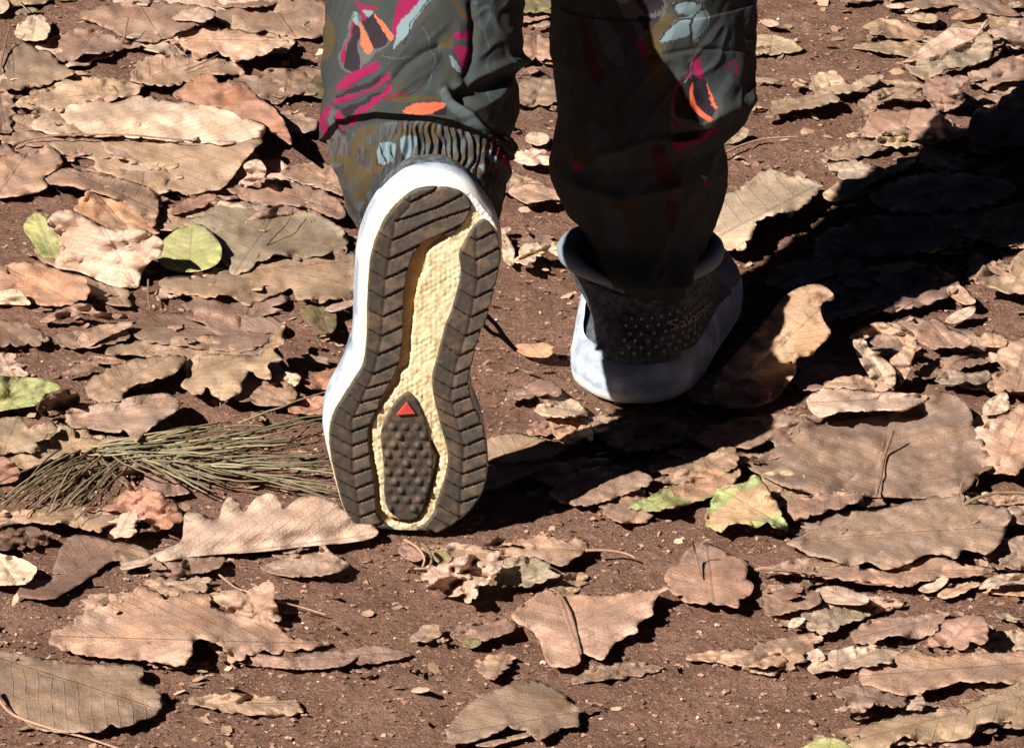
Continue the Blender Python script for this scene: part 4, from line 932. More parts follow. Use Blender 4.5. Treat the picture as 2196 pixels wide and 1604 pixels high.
leaf('big tan oak leaf near the lower left with two dark holes under its edge', 'tan', [(150,1338,3),(180,1312,4),(237,1292,5),(285,1262,7),(322,1261,7),(359,1283,6),(400,1268,6),(444,1276,6),(456,1297,6),(509,1318,6),(590,1336,5),(627,1367,4),(700,1374,3),(675,1390,5),(640,1392,6),(597,1400,6),(560,1398,8),(530,1406,9),(498,1420,6),(480,1392,12),(460,1378,10),(428,1370,16),(414,1380,20),(410,1402,18),(388,1427,10),(339,1420,8),(290,1414,6),(200,1407,4),(130,1392,3),(105,1372,3),(115,1352,3)], axis=((640,1380),(110,1365)), crumple=.8)
leaf('grey dusted leaf in the bottom left corner with a lifted front edge', 'dusty', [(-60,1395,3),(20,1398,3),(102,1413,4),(200,1425,4),(292,1424,6),(310,1440,8),(303,1462,8),(336,1474,6),(346,1500,6),(339,1528,7),(298,1546,9),(262,1560,10),(237,1553,11),(210,1569,9),(129,1569,6),(68,1560,4),(10,1510,3),(-60,1490,3)], axis=((-40,1400),(335,1520)), crumple=.7)
leaf('crumpled leaf with a twig stuck in its right side, lower left', 'tan', [(447,1277,7),(480,1266,12),(509,1262,16),(536,1264,14),(556,1253,18),(585,1252,20),(590,1290,18),(600,1331,7),(542,1333,6),(509,1320,7),(470,1294,7)], crumple=1.6)
leaf('brown leaf with a raised lobe right below the rolled leaf', 'brown', [(558,1217,5),(590,1202,6),(625,1192,7),(678,1186,9),(686,1170,16),(698,1170,17),(712,1186,14),(750,1210,9),(735,1223,8),(690,1234,8),(640,1237,6),(590,1232,4)])
leaf('small flat leaf above the big tan oak leaf, lower left', 'tan', [(298,1252,4),(335,1240,5),(380,1240,5),(428,1236,7),(450,1245,8),(436,1268,6),(400,1272,5),(359,1278,4),(318,1266,4)])
leaf('half buried leaf edge right of the big tan oak leaf', 'dusty', [(495,1417,3),(540,1400,5),(580,1404,6),(620,1412,5),(680,1398,4),(770,1398,3),(745,1424,4),(690,1434,4),(640,1434,4),(570,1430,3)], crumple=.6)
leaf('small dusty leaf under the rolled leaf near the dark scrap', 'dusty', [(320,1218,4),(370,1200,5),(430,1196,7),(480,1196,8),(470,1215,9),(420,1232,6),(360,1236,4)])
leaf('dark scrap of leaf standing just below the rolled leaf', 'dark', [(360,1237,6),(385,1226,12),(392,1200,22),(404,1204,20),(408,1226,10),(398,1238,5)], edge=.4)
# ---- below the toe
leaf('crinkled pale yellow leaf in front of the raised toe', 'pale', [(906,1238,14),(922,1216,22),(954,1208,26),(975,1200,30),(1001,1191,32),(1035,1196,30),(1050,1186,34),(1073,1184,34),(1082,1200,26),(1066,1223,22),(1042,1250,16),(1024,1263,14),(1022,1282,14),(1001,1293,8),(988,1280,8),(940,1268,7),(913,1256,7)], crumple=3.4, edge=1.5)
leaf('grey green leaf shaded on its left, in front of the raised toe', 'grey', [(1060,1240,7),(1073,1216,9),(1085,1198,11),(1137,1194,12),(1174,1206,14),(1183,1226,14),(1203,1231,12),(1171,1244,10),(1130,1258,9),(1096,1254,7),(1070,1258,6)])
leaf('pinkish brown leaf at the edge of the black shadow near the toe', 'red', [(1073,1174,6),(1103,1157,7),(1151,1151,8),(1161,1139,12),(1176,1142,12),(1186,1152,9),(1218,1161,8),(1240,1152,12),(1258,1160,10),(1259,1176,8),(1229,1200,9),(1205,1214,9),(1174,1204,7),(1137,1196,6),(1086,1194,5)], crumple=.8)
leaf('small dark leaf point standing in the shadow edge near the toe', 'dark', [(1033,1176,6),(1044,1158,14),(1060,1150,18),(1088,1147,20),(1073,1168,8)], edge=.3)
leaf('fan shaped dusty leaf with a dark midrib, bottom centre right', 'tan', [(1096,1320,12),(1120,1296,5),(1171,1263,4),(1198,1272,4),(1306,1275,4),(1380,1266,6),(1434,1259,16),(1410,1278,14),(1401,1293,12),(1400,1318,10),(1371,1333,8),(1367,1354,8),(1340,1366,6),(1306,1390,7),(1306,1402,8),(1290,1414,8),(1262,1406,9),(1250,1399,8),(1240,1424,8),(1218,1431,7),(1181,1427,5),(1164,1394,4),(1147,1360,4),(1110,1334,8)], axis=((1243,1402),(1196,1268)), crumple=.7)
leaf('flat dusty leaf with a torn dark slit at the bottom centre', 'dusty', [(960,1590,3),(968,1552,3),(1018,1498,3),(1052,1481,4),(1137,1459,4),(1191,1477,5),(1220,1500,7),(1241,1515,10),(1284,1520,9),(1242,1530,8),(1240,1556,7),(1205,1560,6),(1190,1570,6),(1154,1584,5),(1134,1571,8),(1090,1560,10),(1060,1572,10),(1030,1584,6),(1000,1592,4)], axis=((1275,1522),(965,1575)), crumple=.7)
leaf('pale strip of leaf in front of the torn slit, bottom centre', 'tan', [(1020,1597,3),(1060,1586,4),(1120,1572,6),(1136,1566,7),(1140,1576,6),(1090,1590,4),(1050,1600,3)], edge=.4)
leaf('small dusty leaf with a black hole beneath, bottom centre left', 'dusty', [(880,1372,4),(900,1348,5),(918,1339,7),(936,1339,8),(947,1358,7),(920,1375,6)])
leaf('soil dusted leaf scraps left of the fan shaped leaf', 'dusty', [(967,1360,4),(990,1340,5),(1035,1334,5),(1096,1330,6),(1105,1350,6),(1060,1368,5),(1020,1376,4),(985,1375,4)])
leaf('tiny green scrap between bare soil and the fan shaped leaf', 'olive', [(990,1378,5),(1004,1370,6),(1026,1370,6),(1032,1380,5),(1010,1390,4)], edge=.3, group='green and yellow leaves on the soil')
leaf('grey scrap directly below the raised toe', 'brown', [(855,1180,5),(870,1166,8),(900,1180,9),(915,1192,7),(893,1204,5),(868,1196,4)], crumple=1.5)
leaf('green tinged scrap between the toe and the crinkled pale leaf', 'olive', [(930,1190,7),(952,1180,9),(970,1194,9),(958,1208,7),(938,1206,6)], edge=.5, group='green and yellow leaves on the soil')
leaf('long flat dusty leaf in the bare soil below the toe, left part', 'dusty', [(730,1400,3),(790,1385,3),(850,1392,3),(880,1405,3),(820,1420,3),(750,1422,3)], crumple=.5)
# ---- lower right
leaf('half green half orange oak leaf at the right end of the shadow', 'mixed', [(1518,1092,8),(1530,1062,12),(1548,1044,16),(1590,1036,18),(1622,1018,24),(1648,1050,26),(1672,1090,20),(1688,1137,12),(1662,1130,14),(1645,1122,18),(1618,1132,12),(1600,1122,16),(1580,1122,14),(1560,1131,10),(1540,1140,9),(1512,1120,7)], axis=((1690,1137),(1545,1048)), group='green and yellow leaves on the soil')
leaf('large brown leaf with a curled right end, lower right', 'brown', [(1687,1164,7),(1720,1147,7),(1795,1103,8),(1893,1092,9),(1965,1071,10),(2053,1060,10),(2120,1082,10),(2168,1096,10),(2160,1130,12),(2144,1164,16),(2118,1188,18),(2096,1184,14),(2066,1180,12),(2050,1196,16),(2030,1190,10),(1985,1190,8),(1950,1206,10),(1924,1217,10),(1890,1220,7),(1860,1204,10),(1829,1213,7),(1771,1196,6),(1737,1192,6),(1712,1176,6)], axis=((1690,1160),(2150,1130)), crumple=1.0)
leaf('narrow tan leaf squeezed above the large brown leaf, lower right', 'tan', [(1687,1088,8),(1714,1064,9),(1795,1055,10),(1856,1058,12),(1840,1074,16),(1800,1090,14),(1761,1098,12),(1704,1116,9)])
leaf('long tan leaf running below the large brown leaf, lower right', 'tan', [(1620,1219,9),(1700,1200,6),(1761,1197,5),(1820,1212,5),(1897,1222,6),(1985,1195,7),(2026,1190,8),(2050,1206,8),(2134,1222,10),(2100,1234,12),(2060,1238,12),(2026,1236,8),(1985,1246,8),(1941,1258,7),(1897,1254,8),(1840,1246,9),(1795,1242,9),(1700,1230,9),(1650,1226,9)], axis=((1625,1222),(2130,1224)))
leaf('small bright oval leaf below the long tan leaf, lower right', 'pale', [(1752,1262,7),(1795,1256,9),(1835,1268,13),(1862,1278,17),(1856,1295,14),(1795,1295,8),(1758,1284,6)], edge=.4, crumple=.5)
leaf('reddish tan leaf with a thin upright stalk, right of bottom centre', 'red', [(1428,1228,4),(1456,1205,4),(1487,1166,5),(1537,1172,5),(1575,1192,5),(1605,1208,6),(1600,1232,8),(1614,1254,12),(1605,1281,10),(1583,1284,9),(1581,1302,8),(1545,1296,8),(1524,1294,7),(1476,1292,5),(1436,1265,4)], crumple=.7)
leaf('tan leaf with a folded edge left of the small bright oval leaf', 'tan', [(1646,1320,8),(1640,1296,7),(1642,1262,6),(1693,1256,6),(1751,1268,7),(1756,1296,10),(1700,1310,10)])
leaf('grey tan leaf under the small bright oval leaf', 'grey', [(1725,1314,9),(1760,1306,8),(1800,1303,7),(1865,1316,7),(1840,1330,9),(1815,1336,8),(1788,1353,9),(1754,1357,7),(1729,1342,7)])
leaf('tiny folded triangle of leaf left of the grey tan leaf', 'pale', [(1690,1344,6),(1700,1326,10),(1727,1324,12),(1724,1332,10),(1712,1344,6)], edge=.2)
leaf('soil dusted leaf between the grey tan leaf and the reddish curled leaf', 'dusty', [(1822,1367,4),(1863,1331,4),(1965,1320,4),(2034,1310,5),(2016,1340,6),(2005,1356,8),(1965,1370,5),(1930,1362,10),(1900,1366,8),(1860,1382,6)], crumple=.8)
leaf('reddish leaf with a curled right edge and black shadow, lower right', 'red', [(1980,1384,5),(2016,1348,7),(2032,1328,10),(2070,1320,16),(2104,1320,22),(2116,1333,26),(2119,1365,22),(2107,1383,15),(2085,1376,10),(2066,1392,8),(2032,1386,5)], crumple=.9)
leaf('broad tan leaf against the right edge above the bottom corner', 'tan', [(1849,1468,4),(1844,1440,4),(1870,1419,4),(1931,1402,4),(1958,1391,4),(2005,1406,4),(2100,1400,5),(2240,1396,5),(2240,1462,6),(2130,1462,8),(2050,1464,11),(1999,1479,9),(1944,1492,6),(1897,1480,8)], axis=((2240,1420),(1850,1450)), crumple=.7)
leaf('curled pointed leaf overlapping the two broad leaves, lower right', 'brown', [(1786,1482,10),(1809,1472,10),(1849,1469,9),(1897,1482,9),(1945,1497,9),(1935,1515,9),(1900,1512,14),(1870,1512,18),(1850,1526,9),(1820,1524,9),(1800,1520,8),(1816,1500,14),(1800,1494,12)])
leaf('large tan leaf in the bottom right corner', 'tan', [(1812,1588,4),(1845,1564,4),(1890,1545,5),(1965,1528,6),(2066,1509,8),(2130,1486,8),(2240,1452,8),(2240,1550,8),(2160,1560,8),(2127,1546,14),(2094,1562,10),(2073,1583,8),(2012,1590,6),(1982,1593,7),(1940,1578,14),(1918,1592,10),(1890,1612,6),(1840,1614,4)], axis=((2240,1480),(1820,1592)), crumple=.8)
leaf('green rounded leaf cut by the bottom edge at the right', 'green', [(1712,1620,6),(1741,1590,9),(1782,1581,11),(1816,1594,10),(1836,1620,7),(1780,1640,6)], edge=.2, crumple=.4, group='green and yellow leaves on the soil')
leaf('small pale triangle of leaf standing on the bottom right leaves', 'pale', [(1942,1520,9),(1960,1500,14),(1972,1485,20),(1984,1504,18),(1976,1519,11)], edge=.1, crumple=.3)
leaf('pale leaf tip at the right edge above the reddish curled leaf', 'pale', [(2100,1262,12),(2120,1240,15),(2175,1229,16),(2240,1236,16),(2240,1262,8),(2180,1250,12),(2130,1258,12)], edge=.4)
leaf('dusty leaf lying below the pale tip at the right edge', 'orange', [(2100,1268,4),(2140,1256,4),(2240,1254,5),(2240,1278,4),(2160,1276,4)], edge=.5)
leaf('slim pale leaf tip under the long tan leaf, lower right', 'pale', [(1968,1262,5),(2000,1246,9),(2026,1235,12),(2034,1243,10),(2016,1262,7),(1990,1271,5)], edge=.4)
leaf('tan leaf below the long tan leaf near the right edge', 'tan', [(2010,1278,5),(2040,1256,5),(2090,1246,7),(2100,1254,9),(2070,1268,8),(2040,1282,6)])
leaf('small pale chip alone on the bare soil, lower right', 'pale', [(1722,1407,4),(1738,1396,6),(1756,1391,8),(1770,1413,6),(1745,1417,4)], edge=.4)
leaf('brown leaf at the right edge below the wiry curled stem', 'brown', [(2110,1190,6),(2140,1160,8),(2190,1150,8),(2240,1140,8),(2240,1215,6),(2180,1222,5),(2130,1216,5)])
leaf('soil dusted leaf along the bottom edge right of centre', 'dusty', [(1960,1612,3),(2010,1596,4),(2060,1590,5),(2090,1604,5),(2060,1625,4),(1990,1625,3)])
# ---- middle right
leaf('upright curled tan leaf beside the planted shoe, bright against the shadow', 'gold', [(1530,856,6),(1536,812,16),(1556,782,24),(1604,729,40),(1625,705,48),(1645,682,54),(1672,645,66),(1699,624,74),(1720,615,78),(1742,610,80),(1766,613,82),(1787,631,82),(1786,644,76),(1766,648,68),(1760,665,64),(1767,688,62),(1781,709,62),(1776,725,56),(1753,746,48),(1739,763,42),(1709,769,35),(1706,800,18),(1680,836,5),(1650,862,4),(1590,874,4)], edge=.25, crumple=.8, axis=((1560,850),(1770,650)))
leaf('large brown leaf with an upright stalk on the right, below the shadow', 'brown', [(1604,1000,6),(1635,978,6),(1692,938,8),(1712,905,14),(1718,892,18),(1735,898,16),(1759,911,12),(1806,904,9),(1877,894,9),(1945,880,10),(1975,858,14),(2000,843,18),(2036,842,18),(2064,860,18),(2080,880,17),(2093,918,14),(2122,980,12),(2130,1003,12),(2105,1015,12),(2060,1060,14),(1965,1068,8),(1884,1066,8),(1793,1068,7),(1692,1045,5),(1645,1026,5)], axis=((1880,1066),(1905,880)), crumple=1.1)
leaf('tan leaf lying over the right edge beside the large brown leaf', 'tan', [(2093,922,16),(2130,902,18),(2170,880,20),(2196,866,22),(2240,862,22),(2240,960,16),(2205,985,16),(2180,1018,18),(2150,1013,12),(2112,1010,9),(2100,960,12)])
leaf('long pale leaf with a black gap beneath, above the large brown leaf', 'pale', [(1729,861,18),(1749,840,20),(1780,832,22),(1860,838,22),(1928,842,22),(1984,847,20),(1984,861,20),(1941,878,22),(1894,880,22),(1850,882,24),(1800,884,26),(1776,892,18),(1750,893,14)], axis=((1730,865),(1984,853)), crumple=.8)
leaf('upright pale strip of leaf on the right, left post of the dark hollow', 'pale', [(1829,733,36),(1842,729,38),(1857,731,38),(1868,749,32),(1901,773,25),(1918,793,21),(1922,816,16),(1911,835,12),(1881,838,12),(1872,820,16),(1862,803,21),(1846,776,28)], edge=.3, crumple=.7)
leaf('arched torn leaf standing over a dark hollow on the right', 'tan', [(1822,720,30),(1860,698,36),(1894,691,39),(1928,708,37),(1962,724,33),(1967,736,30),(1957,773,22),(1947,803,14),(1928,828,6),(1926,800,11),(1908,773,18),(1935,750,25),(1928,726,30),(1894,716,32),(1857,726,30),(1832,729,29)], edge=.5, crumple=.6)
leaf('tan leaf lying behind the arched torn leaf, near the right edge', 'tan', [(1962,720,22),(1970,700,24),(1985,690,24),(2009,685,24),(2039,706,22),(2076,723,20),(2082,738,18),(2056,746,18),(1995,743,20),(1968,731,21)], crumple=.7)
leaf('small tan leaf right of the leaf behind the arched one', 'tan', [(2101,730,12),(2114,712,14),(2140,716,14),(2159,730,12),(2150,744,11),(2103,741,10)])
leaf('pointed tan oak leaf at the right edge beside the shadow', 'tan', [(2091,595,18),(2102,580,20),(2113,569,22),(2137,590,16),(2162,588,16),(2167,566,18),(2190,540,20),(2240,536,20),(2240,632,14),(2200,630,18),(2164,630,16),(2127,618,14),(2096,609,14)], edge=.7)
leaf('small pale leaf left of the pointed oak leaf at the right edge', 'tan', [(2031,618,10),(2045,611,12),(2063,614,12),(2080,630,14),(2092,643,14),(2086,652,13),(2063,652,10),(2039,636,8)])
leaf('short pale leaf below the pointed oak leaf at the right edge', 'pale', [(2027,687,7),(2053,667,9),(2090,657,12),(2085,676,10),(2049,693,7)], edge=.5)
leaf('grey green torn leaf near the right edge at mid height', 'grey', [(2005,818,8),(2020,802,10),(2042,792,12),(2080,800,12),(2117,795,12),(2125,815,11),(2096,825,13),(2070,818,13),(2049,826,9)], crumple=1.4)
leaf('tan leaf on the right edge beside the grey green torn leaf', 'tan', [(2137,766,14),(2150,748,16),(2167,737,18),(2240,728,18),(2240,836,10),(2170,838,10),(2128,842,9),(2122,812,10),(2152,792,12)])
leaf('small pale leaf above the leaf on the right edge, lower of the pair', 'pale', [(2111,869,12),(2130,852,14),(2157,842,16),(2166,870,12),(2147,886,10),(2110,889,9)], edge=.6)
leaf('brown leaf in deep shadow right behind the planted heel', 'brown', [(1478,838,8),(1510,812,14),(1560,792,20),(1610,812,18),(1650,835,14),(1650,858,8),(1600,878,5),(1540,868,5),(1490,862,5)])
leaf('leaf with a bright tip lying mostly in the shadow below the planted shoe', 'straw', [(1420,1030,5),(1500,985,8),(1560,958,14),(1582,972,18),(1578,1002,14),(1530,1017,8),(1470,1034,5)])
leaf('mottled green and rust leaf at the lower edge of the shadow', 'mixed', [(1350,1086,6),(1400,1062,7),(1470,1030,8),(1520,1008,9),(1575,1004,12),(1588,1014,12),(1580,1032,9),(1530,1062,8),(1490,1077,7),(1440,1090,9),(1390,1096,8)], crumple=1.1, group='green and yellow leaves on the soil')
leaf('thin tan leaf between the long pale leaf and the upright strip', 'tan', [(1765,836,12),(1790,812,16),(1850,806,16),(1905,828,16),(1880,842,12),(1820,832,18)])
leaf('dark brown leaf in the shadow right of the upright curled leaf', 'brown', [(1700,810,4),(1760,780,6),(1830,790,7),(1850,806,8),(1790,826,8),(1730,838,6)])
leaf('brown leaf flat on the soil near the right edge at mid height', 'dusty', [(1960,800,4),(2010,770,5),(2080,760,6),(2120,775,6),(2060,792,5),(2000,812,4)])
# ---- upper right
leaf('pale upper half of a long leaf with a curved midrib, top right', 'pale', [(1940,131,14),(1960,118,16),(1985,94,20),(2009,80,22),(2036,60,26),(2070,60,26),(2096,64,26),(2110,47,30),(2119,43,32),(2092,80,24),(2029,111,18),(1970,130,14)], edge=.5, axis=((1935,136),(2119,43)), crumple=.6)
leaf('grey ribbed lower half of the long leaf with the curved midrib, top right', 'grey', [(1935,133,12),(1975,130,13),(2029,111,17),(2092,80,23),(2119,46,30),(2124,80,26),(2128,122,18),(2105,134,14),(2070,142,12),(2029,150,10),(1989,170,8),(1955,158,8)], edge=1, axis=((1935,133),(2119,43)), crumple=1.4)
leaf('bright pale leaf standing at the right edge near the top', 'pale', [(2118,64,28),(2140,60,30),(2157,57,32),(2170,44,36),(2240,40,36),(2240,104,20),(2200,106,20),(2172,104,20),(2164,84,26),(2130,78,26)], edge=.8)
leaf('brown bent leaf under the bright pale leaf, top right', 'brown', [(2076,157,8),(2100,150,12),(2123,146,14),(2157,124,16),(2240,120,16),(2240,165,9),(2150,177,8),(2117,194,7),(2085,172,6)])
leaf('grey green torn leaf with a straight front edge, upper right', 'straw', [(1638,253,6),(1655,240,7),(1660,216,7),(1732,206,8),(1760,196,9),(1788,198,12),(1798,216,12),(1759,228,11),(1705,238,9),(1675,244,8)], crumple=.8)
leaf('ragged pale leaf above the grey green torn leaf, upper right', 'straw', [(1736,192,6),(1742,165,7),(1760,158,8),(1793,154,9),(1823,180,8),(1860,162,10),(1893,164,14),(1862,184,14),(1820,200,10),(1759,200,7)], crumple=1.5)
leaf('crumpled dull leaf at the centre of the upper right', 'brown', [(1842,221,7),(1860,206,10),(1877,195,14),(1920,188,14),(1962,190,16),(1974,209,14),(1908,214,9),(1880,230,8),(1860,245,7)], crumple=1.6)
leaf('dusty tan leaf with a rounded bright right edge, upper right', 'tan', [(1842,287,4),(1860,262,5),(1872,236,8),(1920,238,8),(1995,232,12),(2010,238,20),(2024,252,24),(2031,290,20),(2004,296,14),(1982,302,9),(1928,298,5),(1880,296,4)], crumple=.9)
leaf('pale tan leaf with a deep black gap along its right side, right of the trousers', 'pale', [(1470,528,8),(1505,480,8),(1537,435,9),(1575,410,9),(1601,394,9),(1648,362,8),(1692,375,8),(1730,384,10),(1762,392,12),(1753,411,14),(1732,436,18),(1708,452,16),(1690,468,22),(1685,455,22),(1660,462,22),(1625,474,22),(1618,492,20),(1604,520,18),(1584,538,12),(1545,534,9),(1520,538,6)], axis=((1500,530),(1755,395)), crumple=.8)
leaf('grey pale leaf lying along the shadow edge, upper right', 'grey', [(1765,343,6),(1790,352,8),(1827,343,9),(1860,352,9),(1894,360,9),(1930,352,10),(1965,345,12),(1928,369,10),(1877,386,8),(1837,393,7),(1800,380,6)])
leaf('tan scrap beside the deep black gap, upper right', 'tan', [(1764,422,8),(1785,400,12),(1806,386,14),(1850,384,12),(1880,386,10),(1855,402,9),(1827,418,9),(1793,433,8)])
leaf('small white chip near the top edge, right of the trousers', 'pale', [(1630,45,6),(1655,41,9),(1674,51,9),(1650,58,6)], edge=.4)
leaf('pale strip of leaf on the soil near the top, upper right', 'straw', [(1947,38,6),(1975,29,8),(2010,33,8),(2005,49,6),(1960,47,5)], edge=.6)
leaf('thin pale sliver at the top edge, upper right', 'pale', [(1902,11,6),(1935,7,8),(1940,17,7),(1912,18,5)], edge=.3)
leaf('pinkish leaf beside the dark corner at the top right', 'red', [(2040,40,6),(2065,24,10),(2096,18,14),(2104,32,12),(2080,42,8)], edge=.5)
leaf('dull striped leaf flat on the soil right of the trousers at the top', 'straw', [(1600,88,3),(1640,74,4),(1690,84,4),(1720,105,4),(1680,116,4),(1600,116,3)], crumple=.5)
leaf('dark curled leaf at the upper right shadow edge', 'brown', [(1978,180,8),(2000,166,20),(2050,162,28),(2080,170,30),(2060,190,26),(2072,215,22),(2050,232,14),(2020,240,8),(1995,225,8),(1985,205,8)], crumple=2.2)
leaf('leaf with a bright left rim inside the shadow at the right edge', 'brown', [(2072,290,8),(2078,266,12),(2096,236,18),(2130,232,20),(2164,199,26),(2240,176,28),(2240,300,14),(2180,310,9),(2130,312,8),(2090,305,7)], crumple=1.2)
leaf('large shaded leaf under the right shadow, upper part', 'tan', [(1870,420,6),(1930,385,8),(2020,370,9),(2120,380,9),(2180,400,8),(2150,430,8),(2060,450,8),(1960,455,6),(1890,445,5)], crumple=1.7, edge=1.9)
leaf('large shaded leaf under the right shadow, middle part', 'brown', [(1780,520,5),(1850,470,7),(1960,462,8),(2060,470,9),(2100,500,9),(2040,530,8),(1930,545,7),(1830,548,5)], crumple=1.7, edge=1.9)
leaf('large shaded leaf under the right shadow, near the upright curled leaf', 'brown', [(1800,640,5),(1860,590,7),(1960,570,9),(2040,590,9),(2050,625,8),(1980,655,8),(1890,670,6),(1820,665,5)], crumple=1.7, edge=1.9)
leaf('shaded leaf touching the right edge inside the shadow', 'tan', [(2080,480,7),(2140,450,9),(2240,440,9),(2240,520,8),(2180,530,7),(2110,515,6)], crumple=1.7, edge=1.9)
leaf('shaded leaf at the lower side of the shadow behind the planted shoe', 'brown', [(1640,600,4),(1700,560,5),(1780,560,6),(1800,580,6),(1740,605,5),(1680,620,4)], crumple=1.7, edge=1.9)
leaf('dull leaf lying in the shadow between both shoes', 'brown', [(1180,1060,5),(1240,1010,7),(1340,1000,8),(1400,1030,7),(1340,1060,6),(1250,1085,5)])
leaf('shaded leaf below the planted heel inside the shadow', 'dusty', [(1290,930,5),(1350,900,6),(1440,900,7),(1480,930,6),(1420,960,6),(1330,965,5)], crumple=1.7, edge=1.9)
# ---- between the legs
leaf('crumpled yellowish leaf with black shadow left of the planted shoe', 'pale', [(1106,562,6),(1120,530,10),(1135,520,14),(1165,524,14),(1185,520,16),(1230,512,14),(1234,524,12),(1205,532,12),(1198,548,14),(1180,542,12),(1150,552,12),(1138,566,10)], crumple=2)
leaf('narrow pale leaf against the right rim of the raised shoe', 'pale', [(1068,492,8),(1080,492,12),(1090,512,12),(1104,540,10),(1100,568,6),(1084,562,5),(1072,520,6)], crumple=1.4)
leaf('smooth orange buff leaf near the lace, between the shoes', 'orange', [(1102,745,6),(1118,736,9),(1145,737,11),(1165,734,13),(1185,744,16),(1186,756,13),(1172,766,9),(1130,764,6)], edge=.3, crumple=.5)
leaf('small lobed brown leaf between the shoes', 'brown', [(1083,852,7),(1102,832,9),(1130,832,10),(1148,816,11),(1180,816,11),(1204,838,12),(1200,850,12),(1170,846,12),(1140,853,12),(1105,856,8)], axis=((1083,852),(1205,845)))
leaf('crumpled tan leaf touching the planted heel', 'pale', [(1148,876,9),(1165,866,12),(1200,862,12),(1232,858,12),(1262,890,9),(1245,892,12),(1200,896,12),(1175,893,12),(1158,890,9)], crumple=1.8)
leaf('pink orange leaf reaching into the shadow below the planted heel', 'orange', [(1180,900,6),(1215,896,7),(1262,905,8),(1272,935,8),(1268,948,10),(1252,938,12),(1230,952,10),(1200,946,6),(1188,930,5)])
leaf('broad tan leaf lying between both shoes near the tread', 'tan', [(1040,950,5),(1075,932,6),(1120,930,6),(1180,945,6),(1215,955,7),(1180,980,8),(1110,990,8),(1040,994,7)], crumple=.6)
leaf('flat pinkish leaf in front of the leaf between both shoes', 'red', [(1040,1005,5),(1090,998,5),(1190,992,6),(1150,1012,5),(1090,1036,5),(1040,1050,4)], crumple=.5)
leaf('tan leaf scraps seen between the trouser legs near the top', 'tan', [(1100,90,7),(1130,76,8),(1165,78,9),(1200,95,10),(1200,122,8),(1150,130,6),(1105,128,5)], crumple=1.2)
leaf('olive brown leaf at the top edge between the trouser legs', 'olive', [(1096,-10,6),(1140,-16,8),(1200,0,9),(1198,24,12),(1150,28,9),(1100,22,7)], group='green and yellow leaves on the soil')
leaf('crumpled pale leaf between the trouser legs at cuff height', 'pale', [(1098,332,7),(1130,322,10),(1165,322,12),(1200,340,12),(1180,352,9),(1120,354,7)], crumple=1.8)
leaf('brown leaf between the trouser legs below the pale crumpled one', 'tan', [(1090,412,6),(1120,398,8),(1160,396,10),(1208,414,14),(1214,430,12),(1180,428,12),(1130,436,8)], crumple=1)
leaf('small round pale leaf beside the left knee cuff, between the legs', 'pale', [(1126,300,6),(1140,284,9),(1168,286,11),(1178,304,9),(1150,312,6)], crumple=.8)
leaf('dull leaf between the trouser legs above the small round one', 'brown', [(1100,190,5),(1140,170,7),(1200,172,8),(1200,215,7),(1150,228,5),(1100,220,4)], crumple=1)
leaf('dusty leaf behind the planted shoe beside the thin twig', 'straw', [(1555,300,4),(1570,282,8),(1590,272,9),(1608,284,8),(1592,300,6),(1570,308,4)], crumple=1.6)
# ================================================================ stems, twigs, needles
M_stem = simple_mat('stem', (.17, .10, .065), (.26, .16, .10), 300, .8, .5, .0005)
M_stem2 = simple_mat('pale_stem', (.42, .25, .16), (.34, .20, .13), 300, .8, .5, .0005)
def twig(label, pts, r, mat, name='leaf_stalk', cat='stalk', group=None, taper=.6):
    P = catmull([(p[0], p[1], p[2]) for p in pts], 5, False)
    W = at_z(P[:, 0], P[:, 1], P[:, 2] / 1000)
    V, F = tube_mesh(W, np.linspace(r, r * taper, len(W)) * (1 + .25 * (vnoise(np.arange(len(W)) / 3.0, 0 * W[:, 0] + len(label)) - .5)), 7)
    return tag(mesh_obj(name, V, F, mat), label, cat, group)
twig('long dark stem lying along the front of the pale ribbed leaf', [(26,312,6),(70,298,9),(135,290,13),(270,290,15),(340,296,16),(410,302,17)], .0011, M_stem)
twig('thin stem on the large grey green leaf', [(540,574,10),(560,540,14),(590,505,16),(615,480,17),(628,448,20)], .0008, M_stem)
twig('thin stem on the grey tan leaf above the orange leaf', [(395,152,12),(430,138,13),(468,118,16)], .0006, M_stem)
twig('upright stem among the leaves near the top left', [(262,92,8),(268,72,16),(275,40,24)], .0010, M_stem)
twig('grey stem at the left edge near the top left scrap', [(0,150,10),(10,100,16),(22,52,22)], .0009, M_stem)
twig('small green stalk lying in the top left corner', [(36,0,8),(52,16,10),(64,28,12)], .0009, LM['straw'], group=None)
twig('long orange stem curving across the bottom left corner', [(-10,1478,9),(4,1508,8),(34,1535,7),(110,1562,6),(180,1580,5),(270,1610,5)], .0011, M_stem2)
twig('pale stalk stuck out of the crumpled leaf at lower left', [(470,1232,10),(500,1256,14),(520,1266,16)], .0009, M_stem2)
twig('pale stalk lying right of the crumpled leaf at lower left', [(590,1288,14),(640,1300,8),(700,1318,5)], .0008, M_stem2)
twig('pink stalk of the pinkish brown leaf near the toe', [(1256,1180,9),(1300,1180,8),(1340,1186,6),(1362,1196,5)], .0011, M_stem2)
twig('dark upright stalk on the reddish tan leaf', [(1484,1156,30),(1492,1190,14),(1505,1240,9)], .0009, M_stem)
twig('dark ridge stalk of the fan shaped leaf', [(1200,1272,7),(1222,1310,8),(1236,1355,9),(1246,1402,9)], .0009, M_stem)
twig('dark long stalk along the front of the long tan leaf', [(1630,1220,11),(1700,1224,11),(1790,1236,11),(1860,1252,9),(1925,1252,8)], .0009, M_stem)
twig('upright stalk on the large brown leaf at the right', [(1915,925,24),(1898,975,15),(1890,1020,12),(1880,1062,10)], .0013, M_stem)
